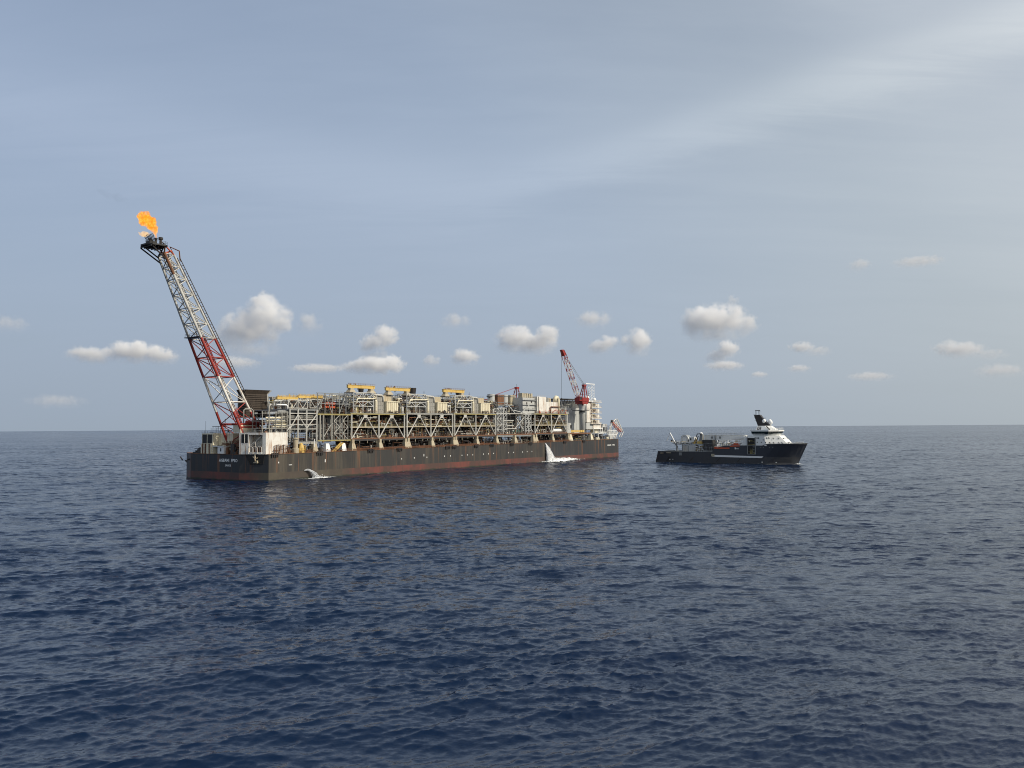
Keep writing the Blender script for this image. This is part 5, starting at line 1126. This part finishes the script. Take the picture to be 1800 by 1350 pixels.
    for (x, y, z), r in (((69.2, -1.2, 25.1), 1.15), ((72.1, .6, 24.9), 1.2), ((73.2, -1.4, 24.2), 1.15)):
        b = MB(); b.sphere((x, y, z), r, 16, 10, (1, 1, 1.1)); b.lathe((x, y, 22), [(.3, 0), (.3, z - 22.8), (.6, z - 22.6)], 8); b.build('radome', 'clean', sv, True)
    b = MB(); b.prism_y([(70.4, 22.3), (72.4, 22.3), (69.4, 25.2), (68.4, 24.4)], -.5, .5); b.build('radome_bracket', 'boatwhite', sv)
    # aft deck
    b = MB(); b.lathe((15.4, -5, 6.8), [(1.5, 0), (.7, 1.3), (.55, 2.9), (.75, 3.3)], 12); dc = b.build('deck_crane', 'boatwhite', sv, True, label='thin white folding crane on the aft deck')
    bar('crane_arm', dc, 'clean', (15.4, -5, 9.8), (10.8, -5, 18.2), .42, 6); bar('crane_jib', dc, 'clean', (10.8, -5, 18.2), (8.5, -5, 13.2), .22, 6); bar('crane_ram', dc, 'mgrey', (14.6, -5, 10.4), (12.2, -5, 13.9), .12, 5); box('hook_block', dc, 'soot', 11.5, 12.2, -5.3, -4.7, 12.8, 13.9)
    b = MB()
    for y in (-5.2, -1.2): b.add([(v[0], y + v[2] * .16, v[1]) for v in MB().lathe((20.6, 14.6, 0), [(.3, -1), (2.5, -1), (2.5, 1), (.3, 1)], 22).v], MB().lathe((0, 0, 0), [(.3, -1), (2.5, -1), (2.5, 1), (.3, 1)], 22).f)
    b.tube([(20.6, -5.2, 14.6), (20.6, -1.2, 14.6)], 1.5, 16); rl = b.build('cable_reel', 'boatwhite', sv, label='large white cable reel')
    for r_ in (2.3, 1.6): 
        b = MB(); b.tube([(20.6 + r_ * math.cos(t * math.pi / 10), -5.42, 14.6 + r_ * math.sin(t * math.pi / 10)) for t in range(21)], .09, 4); b.build('reel_rim', 'lgrey', rl)
    box('reel_frame', rl, 'boatwhite', 17.9, 23.4, -5.6, -.8, 11.9, 12.4); box('winch_cabin', rl, 'boatwhite', 23.6, 27, -5, -1, 12.3, 15.8); box('cabin_window', rl, 'glass', 24.2, 25, -5.06, -4.9, 13.6, 15)
    b = MB(); b.box(15, 38, -7.4, 7, 11.0, 11.6)
    for x in (16, 20, 24.5, 29, 33.5, 37.5): b.box(x - .2, x + .2, -7.3, -6.9, 6, 11)
    dp = b.build('work_deck', 'mgrey', sv, label='raised working deck over grey containers')
    b = MB(); b.box(19.5, 23.6, -7, -3, 6.2, 10.6); b.build('deck_container', 'lgrey', dp); b = MB(); b.box(24, 28.6, -7.4, -3, 6.2, 10.7); b.build('deck_container', 'cgrey', dp)
    for mt, n_ in (('boatwhite', 40), ('dark', 26), ('mgrey', 24), ('yellow', 7), ('clean', 18)):
        b = MB(); clutter(b, rng, 29, 35, -8.8, -5, 6.2, 10.8, n_, .55); b.build('deck_gear', mt, dp, kind='stuff')
        b = MB(); clutter(b, rng, 12, 30, -7, 3, 11.6, 13.4, n_, .5); b.build('deck_gear', mt, dp, kind='stuff')
    b = MB(); b.box(34.5, 40.2, -9, -2, 6.2, 13.2); b.box(33.5, 40, -8.6, -2, 12.6, 14); lg = b.build('launch_cage', 'dark', dp, label='black launch cage of an underwater vehicle')
    for k in range(3): box('cage_rail', lg, 'mgrey', 34.4, 40.4, -9.2, -9.02, 7.5 + k * 2, 7.7 + k * 2)
    b = MB(); clutter(b, rng, 34.8, 40, -9.4, -9.05, 6.4, 12.5, 18, .45); b.build('cage_hoses', 'mgrey', lg, kind='stuff')
    b = MB(); b.prism_y([(29.4, 12), (32.6, 12), (32.8, 17.2), (31.2, 17.4), (30.6, 14)], -6.4, -3.6); lt = b.build('winch_tower', 'mgrey', sv, label='dark and yellow winch tower with a pale dome')
    for p, q in (((27.4, 12), (29.6, 17.6)), ((28.6, 12), (30.2, 16.4))): bar('tower_leg', lt, 'dark', (p[0], -6.6, p[1]), (q[0], -6.6, q[1]), .3, 4)
    bar('tower_leg', lt, 'dark', (29.4, -6.6, 17.6), (32.6, -6.6, 17.6), .35, 4); bar('tower_leg', lt, 'yellow', (28, -6.8, 11.8), (29.2, -6.8, 14.6), .3, 4)
    b = MB(); b.sphere((31.4, -5, 17.9), 1.0, 12, 8, (1, 1, .7)); b.build('tower_dome', 'clean', lt, True)
    b = MB(); b.box(29.6, 33, -7.2, -5, 11.6, 13); clutter(b, rng, 26, 34, -7.4, -5, 11.6, 14, 22, .45); b.build('winch', 'yellow', lt)
    # long stowed crane boom and clutter amidships
    b = MB(); b.box(33, 57.8, -3.4, 3, 13.9, 16.6); b.box(33, 57, -3.6, 3.2, 16.6, 16.85); hb = b.build('stowed_boom', 'boatwhite', sv, label='long white stowed crane boom along the deck')
    for x in (37.0, 42.2): box('boom_hatch', hb, 'mgrey', x, x + 1.3, -3.48, -3.38, 14.7, 16)
    box('boom_crutch', hb, 'mgrey', 39.7, 40.3, -4.2, -3.5, 9, 17)
    b = MB(); b.prism_y([(45, 13), (58.6, 15.2), (58.6, 16.2), (45, 14.0)], -6.4, -5.2); b.build('jib', 'boatwhite', hb)
    b = MB(); rail(b, [(33, -3.4, 16.85), (57.8, -3.4, 16.85)], 1.0, 1.5, .05); clutter(b, rng, 33, 57, -3, 2, 16.8, 18, 22, .35); b.build('handrail', 'mgrey', hb, kind='stuff')
    for mt, n_ in (('boatwhite', 70), ('mgrey', 44), ('dark', 20), ('lgrey', 44), ('stool', 14), ('clean', 30)):
        b = MB(); clutter(b, rng, 41.6, 58, -9.4, -3.6, 9.4, 13.8, n_, .6); b.build('deck_gear', mt, sv, kind='stuff')
    b = MB(); b.box(41.4, 51, -10.15, -8.6, 8.7, 9.5); b.box(41.8, 50.4, -9.9, -8.8, 9.5, 9.9); b.build('rescue_boat', 'orange', sv, label='long low orange-red rescue boat')
    b = MB(); b.prism_y([(51.2, 9.9), (57.4, 10.2), (57, 11.3), (54, 11.6), (51.6, 10.8)], -10.1, -8.4); b.box(53.5, 56, -9.8, -8.6, 11.3, 12); b.build('rescue_boat', 'orange', sv, label='shorter orange-red rescue boat with a raised cuddy')
    box('crutch_beam', sv, 'cream', 41.4, 51, -9.6, -8.6, 9.9, 10.4)
    return sv
support_vessel()
BM = Matrix.Translation((93.1, 530, 0)) @ Matrix.Rotation(R(-34.78), 4, 'Z')

# ------------------------------------------------------------------ discharge water, foam
def spray_material():
    m, N, L = new_mat('falling_water')
    d = N.new('ShaderNodeBsdfDiffuse'); d.inputs[0].default_value = (.93, .94, .95, 1)
    t = N.new('ShaderNodeBsdfTranslucent'); t.inputs[0].default_value = (.8, .83, .86, 1)
    mx = N.new('ShaderNodeMixShader'); mx.inputs[0].default_value = .5; L.new(d.outputs[0], mx.inputs[1]); L.new(t.outputs[0], mx.inputs[2])
    o = N.new('ShaderNodeOutputMaterial'); L.new(mx.outputs[0], o.inputs[0]); return m
M['spray'] = spray_material()
def water_jet(label, src, vx, vy, vz, n, seed, rad, wy, dens):
    """ribbons of falling water; vx, vy, vz are ranges of the exit speed"""
    rng = random.Random(seed); b = MB(); g = 9.81
    for k in range(n):
        f = (k + rng.random()) / n
        v = Vector((vx[0] + (vx[1] - vx[0]) * f, rng.uniform(*vy), rng.uniform(*vz))); p = Vector(src) + Vector((rng.gauss(0, .12), 0, rng.gauss(0, .12)))
        T = (v.z + math.sqrt(v.z ** 2 + 2 * g * (p.z + .3))) / g; pts = []; rr = []
        for i in range(11):
            t = T * i / 10; pts.append(p + v * t + Vector((0, 0, -.5 * g * t * t)) + Vector((rng.gauss(0, .035), rng.gauss(0, .05), 0)) * i); rr.append(rad * (.7 + .13 * i) * rng.uniform(.5, 1.35))
        b.tube(pts, rr, 6)
        for _ in range(5):                                       # drops torn off, and splash where it lands
            t = T * rng.uniform(.3, 1); q = p + v * t + Vector((rng.gauss(0, .25), rng.gauss(0, .25), -.5 * g * t * t)); b.sphere(q, rng.uniform(.05, .16), 5, 3)
            q = p + v * T; b.sphere((q.x + rng.gauss(0, 1.1), q.y + rng.gauss(0, .8), abs(rng.gauss(0, .55))), rng.uniform(.07, .26), 5, 3)
    pb, pm = plume(label, src, vx, vy, sum(vz) / 2, wy, dens, seed, .10)
    o = pb.build('water_jet', pm, None, True, label=label, category='water jet', group='cooling water outfalls on the ship side'); o.matrix_world = SM
    b.build('spray_ribbons', 'spray', o, True, kind='stuff'); return o
def plume(label, src, vx, vy, vz, wy, dens, seed, spread):
    rng = random.Random(seed); g = 9.81; b = MB(); n = 18; rings = []
    for i in range(15):
        f = i / 14; V = []
        for k in range(n):
            a = 2 * math.pi * k / n; cx = .5 + .5 * math.cos(a); vv = Vector((vx[0] + (vx[1] - vx[0]) * cx, (vy[0] + vy[1]) / 2, vz))
            T = (vv.z + math.sqrt(vv.z ** 2 + 2 * g * (src[2] + .5))) / g; t = T * f
            p = Vector(src) + vv * t + Vector((0, 0, -.5 * g * t * t)); p.y += math.sin(a) * (wy[0] + (wy[1] - wy[0]) * f); p.x += math.cos(a) * spread * (.25 + f) + rng.gauss(0, .10) * f * 1.6
            V.append(p)
        rings.append(V)
    b.v = [tuple(p) for r_ in rings for p in r_]
    b.f = [(i * n + k, i * n + (k + 1) % n, (i + 1) * n + (k + 1) % n, (i + 1) * n + k) for i in range(14) for k in range(n)] + [tuple(range(n))[::-1], tuple(range(14 * n, 15 * n))]
    m, N, L = new_mat('falling_spray'); t = N.new('ShaderNodeTexCoord')
    nz = noise_node(N, L, t.outputs['Object'], 1.1, 5, .7, (2.2, 2.2, .5)); al = ramp_node(N, L, nz, [(.36, .05), (.54, .96)])
    d = N.new('ShaderNodeBsdfDiffuse'); d.inputs[0].default_value = (.94, .95, .95, 1); tl = N.new('ShaderNodeBsdfTranslucent'); tl.inputs[0].default_value = (.94, .95, .95, 1)
    m1 = N.new('ShaderNodeMixShader'); m1.inputs[0].default_value = .42; L.new(d.outputs[0], m1.inputs[1]); L.new(tl.outputs[0], m1.inputs[2])
    tr = N.new('ShaderNodeBsdfTransparent'); m2 = N.new('ShaderNodeMixShader'); L.new(al, m2.inputs[0]); L.new(tr.outputs[0], m2.inputs[1]); L.new(m1.outputs[0], m2.inputs[2])
    o = N.new('ShaderNodeOutputMaterial'); L.new(m2.outputs[0], o.inputs[0])
    return b, m
water_jet('tall white plume of water falling from the deck edge near the bow crane', (217.3, -.3, 11.9), (.2, 8.6), (-2.6, -.6), (-8, -5), 60, 1, .11, (.2, 1.5), 8.0)
water_jet('small arc of water spouting low on the hull near the stern', (19.4, -.2, 3.6), (4.4, 5.6), (-2.4, -1.2), (1.6, 3.2), 30, 2, .05, (.06, .22), 8.0)
b = MB()                                                         # its fan against the plating
bell = lambda u, c, w: np.exp(-((u - c) / w) ** 2)
foam_patch('foam', 'white foam spreading below the tall plume', SM, 205, 270, -14, .4, lambda u, v: np.clip(1.45 * bell(u, .33, .19) * bell(v, .72, .32) + 1.25 * bell(v, .84, .20) * np.clip((u - .2) / .1, 0, 1) * np.clip((.98 - u) / .45, 0, 1) + .35 * bell(v, .96, .07), 0, 1.2), 110, 34, .12, 1.5)
foam_patch('foam', 'streak of foam below the small spout', SM, 5, 52, -9, .2, lambda u, v: np.clip(1.15 * bell(u, .48, .17) * bell(v, .62, .22) + .3 * bell(v, .95, .08) + .28 * bell(u, .2, .2) * bell(v, .7, .25), 0, 1.1), 80, 24)
foam_patch('foam', 'scattered froth along the ship side amidships', SM, 52, 205, -6, .3, lambda u, v: .40 * bell(v, .97, .10) + .34 * bell(u, .10, .06) * bell(v, .5, .4), 160, 14)
foam_patch('foam', 'bow wash round the support vessel', BM, 80, 97, -8, 4, lambda u, v: np.clip(1.0 * bell(u, .52, .18) * bell(v, .42, .22), 0, 1), 40, 24)
foam_patch('foam', 'thin wash along the support vessel side', BM, 0, 84, -14, -8.6, lambda u, v: .44 * bell(v, .75, .18), 90, 12)

# ------------------------------------------------------------------ the flames
def flame_material(name, strength, dens, cols, scale):
    m, N, L = new_mat(name)
    g = N.new('ShaderNodeNewGeometry'); n = noise_node(N, L, g.outputs['Position'], scale, 4, .6, (1, 1, .8))
    c = ramp_node(N, L, n, cols)
    er = noise_node(N, L, g.outputs['Position'], .75, 4, .65, (1, 1, .8)); dn = mnode(N, L, 'MULTIPLY', ramp_node(N, L, er, [(.36, .04), (.52, 1)]), dens)
    e = N.new('ShaderNodeEmission'); L.new(c, e.inputs[0]); L.new(mnode(N, L, 'MULTIPLY', dn, strength), e.inputs[1])
    a = N.new('ShaderNodeVolumeAbsorption'); a.inputs[0].default_value = (.02, .01, 0, 1); L.new(dn, a.inputs[1])
    ad = N.new('ShaderNodeAddShader'); L.new(e.outputs[0], ad.inputs[0]); L.new(a.outputs[0], ad.inputs[1])
    o = N.new('ShaderNodeOutputMaterial'); L.new(ad.outputs[0], o.inputs[1]); return m
M['flame'] = flame_material('flame_glow', 1.0, 1.1, [(.33, (.85, .17, .004)), (.45, (1.12, .38, .015)), (.57, (1.3, .56, .05)), (.74, (1.6, .95, .25))], 1.1)
M['pale_flame'] = flame_material('pale_flame_glow', 1.0, .8, [(.3, (1.0, .50, .14)), (.6, (1.1, .80, .42))], .8)
def flame(label, path, seed, mat, lick):
    rng = random.Random(seed); b = MB()
    pts, rr = [], []
    from bisect import bisect
    b.tube([p for p, r in path], [r * 1.18 for p, r in path], 18)
    bm = bmesh.new(); me = bpy.data.meshes.new('flame'); me.from_pydata(b.v, [], b.f); bm.from_mesh(me)
    bmesh.ops.subdivide_edges(bm, edges=bm.edges[:], cuts=2, use_grid_fill=True); bmesh.ops.recalc_face_normals(bm, faces=bm.faces[:])
    from mathutils import noise as mn
    bm.normal_update()
    top = path[-1][0].z; z0 = path[0][0].z
    for v in bm.verts:
        t = min(1, max(0, (v.co - path[0][0]).length / 8)); q = v.co * .55
        v.co += v.normal * (mn.fractal(q, .9, 2.2, 3) * 1.1 * lick * t) + Vector((mn.noise(q * 1.7 + Vector((9, 0, 0))), mn.noise(q * 1.7), mn.noise(q * 1.7 + Vector((0, 7, 0))))) * .55 * lick * t
    bm.to_mesh(me); bm.free(); me.materials.append(M[mat]); me.polygons.foreach_set('use_smooth', [True] * len(me.polygons))
    o = link('flame', me, None, label=label, category='flame', group='flames on the flare boom head'); o.matrix_world = SM; return o
V3 = lambda x, y, z: Vector((x, y, z))
def smoke():
    b = MB(); b.tube([(-49, 19, 109.2), (-52, 19.5, 111.2), (-56, 20, 113), (-61, 20.5, 114.2), (-66, 21, 115)], [.8, 1.6, 2.0, 2.2, .6], 12)
    m, N, L = new_mat('flare_smoke'); g = N.new('ShaderNodeNewGeometry'); n = noise_node(N, L, g.outputs['Position'], .3, 4, .6)
    a = N.new('ShaderNodeVolumeAbsorption'); a.inputs[0].default_value = (.3, .3, .32, 1); L.new(mnode(N, L, 'MULTIPLY', ramp_node(N, L, n, [(.45, 0), (.7, 1)]), .04), a.inputs[1])
    o = N.new('ShaderNodeOutputMaterial'); L.new(a.outputs[0], o.inputs[1])
    o = b.build('smoke', m, None, True, kind='stuff', label='faint wisp of smoke trailing from the large flame'); o.matrix_world = SM
smoke()
flame('large orange flame blown aft from the flare tip', [(V3(-42.05, 19, 100.2), .25), (V3(-42.15, 19, 101.3), .38), (V3(-42.5, 19, 102.6), .85), (V3(-43.1, 19, 103.9), 1.4), (V3(-44.2, 19, 105.2), 1.85), (V3(-45.6, 19, 106.4), 2.25), (V3(-47.1, 19.2, 107.3), 2.3), (V3(-48.4, 19.4, 107.9), 1.8), (V3(-49.6, 19.5, 108.3), .9), (V3(-50.3, 19.5, 108.5), .2)], 1, 'flame', 1.0)
flame('small pale flame over the row of burner stacks', [(V3(-44.6, 19, 101.3), .3), (V3(-45.6, 19, 101.3), .65), (V3(-46.8, 19, 101.0), .95), (V3(-47.9, 19, 100.7), .9), (V3(-48.8, 19, 100.8), .5), (V3(-49.6, 19, 101.1), .1)], 2, 'pale_flame', .6)

# ------------------------------------------------------------------ cumulus clouds low over the sea
def cloud(label, pos, puffs, dens, seed):
    """pos in km; puffs (x, z, half width, half height) in m across the line of sight"""
    c = Vector(pos) * 1000; azm = math.atan2(c.x, c.y)
    x0 = min(p[0] - p[2] for p in puffs) * 1.3; x1 = max(p[0] + p[2] for p in puffs) * 1.3; z0 = min(p[1] - p[3] for p in puffs) * 1.25; z1 = max(p[1] + p[3] for p in puffs) * 1.35
    dep = max(p[2] for p in puffs) * 1.15
    me = bpy.data.meshes.new('cumulus_cloud'); bm = bmesh.new(); rr = random.Random(seed); offs = []
    for x, z, rx, rz in puffs:
        oy = rr.uniform(-.3, .3) * dep * (len(puffs) > 1); offs.append(oy); t = MB().sphere((0, 0, 0), 1, 18, 10)
        for v in t.v: bm.verts.new((x + v[0] * rx * 1.22, oy + v[1] * min(rx, dep) * 1.1, z + v[2] * rz * 1.22))
    h = bmesh.ops.convex_hull(bm, input=bm.verts[:]); bmesh.ops.delete(bm, geom=[g for g in h['geom_interior'] if isinstance(g, bmesh.types.BMVert)], context='VERTS')
    bm.to_mesh(me); bm.free()
    m, N, L = new_mat('cloud_vapour')
    t = N.new('ShaderNodeTexCoord'); P = t.outputs['Object']
    size = max(p[3] for p in puffs)
    wv = N.new('ShaderNodeTexNoise'); L.new(P, wv.inputs['Vector']); wv.inputs['Scale'].default_value = .75 / size; wv.inputs['Detail'].default_value = 4; wv.inputs['Roughness'].default_value = .6
    ws = N.new('ShaderNodeVectorMath'); ws.operation = 'SUBTRACT'; L.new(wv.outputs['Color'], ws.inputs[0]); ws.inputs[1].default_value = (.5, .5, .5)
    wm = N.new('ShaderNodeVectorMath'); wm.operation = 'MULTIPLY_ADD'; L.new(ws.outputs[0], wm.inputs[0]); wm.inputs[1].default_value = (size * 1.5, size, size * 1.0); L.new(P, wm.inputs[2]); PW = wm.outputs[0]
    def wn(scale, det, rough):
        ofs = N.new('ShaderNodeVectorMath'); L.new(P, ofs.inputs[0]); ofs.inputs[1].default_value = (seed * 937.0, seed * 411.0, 0)
        return noise_node(N, L, ofs.outputs[0], scale, det, rough)
    fall = None
    for (x, z, rx, rz), oy in zip(puffs, offs):
        s = N.new('ShaderNodeVectorMath'); s.operation = 'SUBTRACT'; L.new(PW, s.inputs[0]); s.inputs[1].default_value = (x, oy, z)
        q = N.new('ShaderNodeVectorMath'); q.operation = 'MULTIPLY'; L.new(s.outputs[0], q.inputs[0]); q.inputs[1].default_value = (1 / rx, 1 / (min(rx, dep) * .9), 1 / rz)
        l = N.new('ShaderNodeVectorMath'); l.operation = 'LENGTH'; L.new(q.outputs[0], l.inputs[0])
        f = mnode(N, L, 'SUBTRACT', 1.0, l.outputs['Value'])
        fall = f if fall is None else mnode(N, L, 'MAXIMUM', fall, f)
    n1 = wn(1.6 / size, 8, .64); sz_ = N.new('ShaderNodeSeparateXYZ'); L.new(P, sz_.inputs[0]); zlo = min(p[1] - p[3] for p in puffs); zhi = max(p[1] + p[3] for p in puffs)
    d = mnode(N, L, 'ADD', fall, mnode(N, L, 'MULTIPLY', mnode(N, L, 'SUBTRACT', n1, .505), 3.6))
    d = ramp_node(N, L, d, [(.10, 0), (.34, .45), (.70, 1)])
    d = mnode(N, L, 'MULTIPLY', d, ramp_node(N, L, fall, [(0.0, 0), (.30, 1)]))
    d = mnode(N, L, 'MULTIPLY', d, ramp_node(N, L, mnode(N, L, 'DIVIDE', mnode(N, L, 'SUBTRACT', sz_.outputs[2], zlo), zhi - zlo), [(.05, .03), (.32, .22), (.65, 1)]))
    d = mnode(N, L, 'MULTIPLY', d, (1.4 if dens > 1.5 else .66) * dens / size)
    v = N.new('ShaderNodeVolumeScatter'); v.inputs[0].default_value = (1, 1, 1, 1); L.new(d, v.inputs['Density']); v.inputs['Anisotropy'].default_value = 0
    o = N.new('ShaderNodeOutputMaterial'); L.new(v.outputs[0], o.inputs[1])
    me.materials.append(m)
    ob = link('cumulus_cloud', me, None, label=label, category='cloud', group='cumulus clouds low over the horizon')
    ob.location = c; ob.rotation_euler = (0, 0, -azm); return ob
CL = [
 ('tall heaped white cloud rising just right of the flare boom', (-2.16, 6.83, .885), [(100, 133, 190, 160), (-19, -33, 300, 190), (-185, -104, 200, 150), (242, 38, 140, 150), (-19, -199, 300, 90)], 2.6),
 ('small round puff right of the tall heaped cloud', (-1.26, 5.12, .671), [(0, 0, 95, 95)], 1.5),
 ('long flat cloud left of the flare boom', (-3.46, 7.33, .714), [(89, 3, 260, 125), (-241, -33, 260, 85), (292, -23, 200, 105)], 2.0),
 ('leaning grey-white cloud above the aft hoist beams', (-1.01, 6.26, .70), [(52, 30, 125, 95), (-48, -35, 130, 80), (-20, -120, 120, 70)], 1.7),
 ('bright flat-bottomed cloud directly above the highest yellow hoist beam', (-1.52, 9.09, .735), [(16, -22, 330, 125), (204, 9, 175, 140), (-204, -22, 175, 100)], 2.6),
 ('slanting small cloud above the forward hoist beam', (-.44, 7.79, .686), [(0, 0, 170, 105)], 1.6),
 ('tiny faint cloud left of the slanting small cloud', (-.78, 7.98, .666), [(0, 0, 115, 85)], 1.2),
 ('wide cloud with two heads left of the raised crane boom', (.13, 6.69, .73), [(-104, -5, 205, 135), (35, -28, 250, 115), (174, 28, 130, 115)], 2.0),
 ('thin cloud high above the raised crane boom', (.49, 4.87, .654), [(0, 0, 130, 70)], 1.3),
 ('bright round cloud with a small tail, right of the crane boom', (.93, 6.96, .735), [(145, 0, 170, 150), (-154, -24, 165, 80)], 2.4),
 ('largest bright cloud on the right, over the gap between the ships', (1.44, 5.69, .74), [(-99, 6, 195, 140), (39, 14, 195, 140), (177, -2, 110, 110), (-28, -93, 215, 55)], 2.5),
 ('tiny wisp above the largest bright cloud', (1.07, 3.96, .625), [(0, 0, 34, 38)], 1.2),
 ('ragged cloud hanging beneath the largest bright cloud', (1.98, 7.72, .721), [(48, 24, 135, 110), (-48, -56, 140, 78)], 1.8),
 ('flat low strip of cloud beneath the ragged cloud', (2.24, 8.65, .654), [(0, 0, 240, 68)], 1.4),
 ('pair of small streaky clouds right of the support vessel mast', (2.55, 7.03, .673), [(-68, 29, 130, 56), (68, -29, 130, 56)], 1.3),
 ('long low cloud near the right edge of the sky', (4.24, 7.58, .708), [(-92, -3, 260, 95), (-197, 45, 130, 74), (144, -55, 205, 62)], 1.5),
 ('thin streak high in the right of the sky', (1.42, 3.02, .621), [(-123, 0, 52, 30), (77, 0, 105, 22)], .9),
 ('faint wisp above the middle hoist beam', (-.33, 4.85, .647), [(0, 0, 110, 64)], .8),
 ('tiny flat cloud just left of the support vessel mast', (3.0, 9.98, .641), [(0, 0, 125, 55)], 1.1),
 ('tiny flat cloud right of the support vessel mast', (3.14, 9.0, .644), [(0, 0, 150, 58)], 1.0),
 ('faint low bank near the left edge of the horizon', (-10.63, 19.26, .694), [(0, 0, 760, 220)], .3),
 ('dim grey cloud at the left edge of the sky', (-3.0, 4.9, .655), [(0, 0, 130, 70)], .5),
 ('faint low strip far right of the support vessel', (4.81, 11.04, .669), [(0, 0, 350, 85)], .6),
 ('faint strip of cloud right of the flare boom, above the aft module', (-2.02, 8.58, .648), [(0, 0, 340, 62)], .9),
 ('broad dim cloud at the far right edge near the horizon', (6.28, 10.57, .702), [(0, 0, 380, 125)], .6),
 ('faint shred beneath the tall heaped cloud', (-2.72, 8.03, .667), [(0, 0, 310, 85)], .9),
]
for i, (lb, pos, pf, dn) in enumerate(CL): cloud(lb, pos, pf, dn, i + 1)
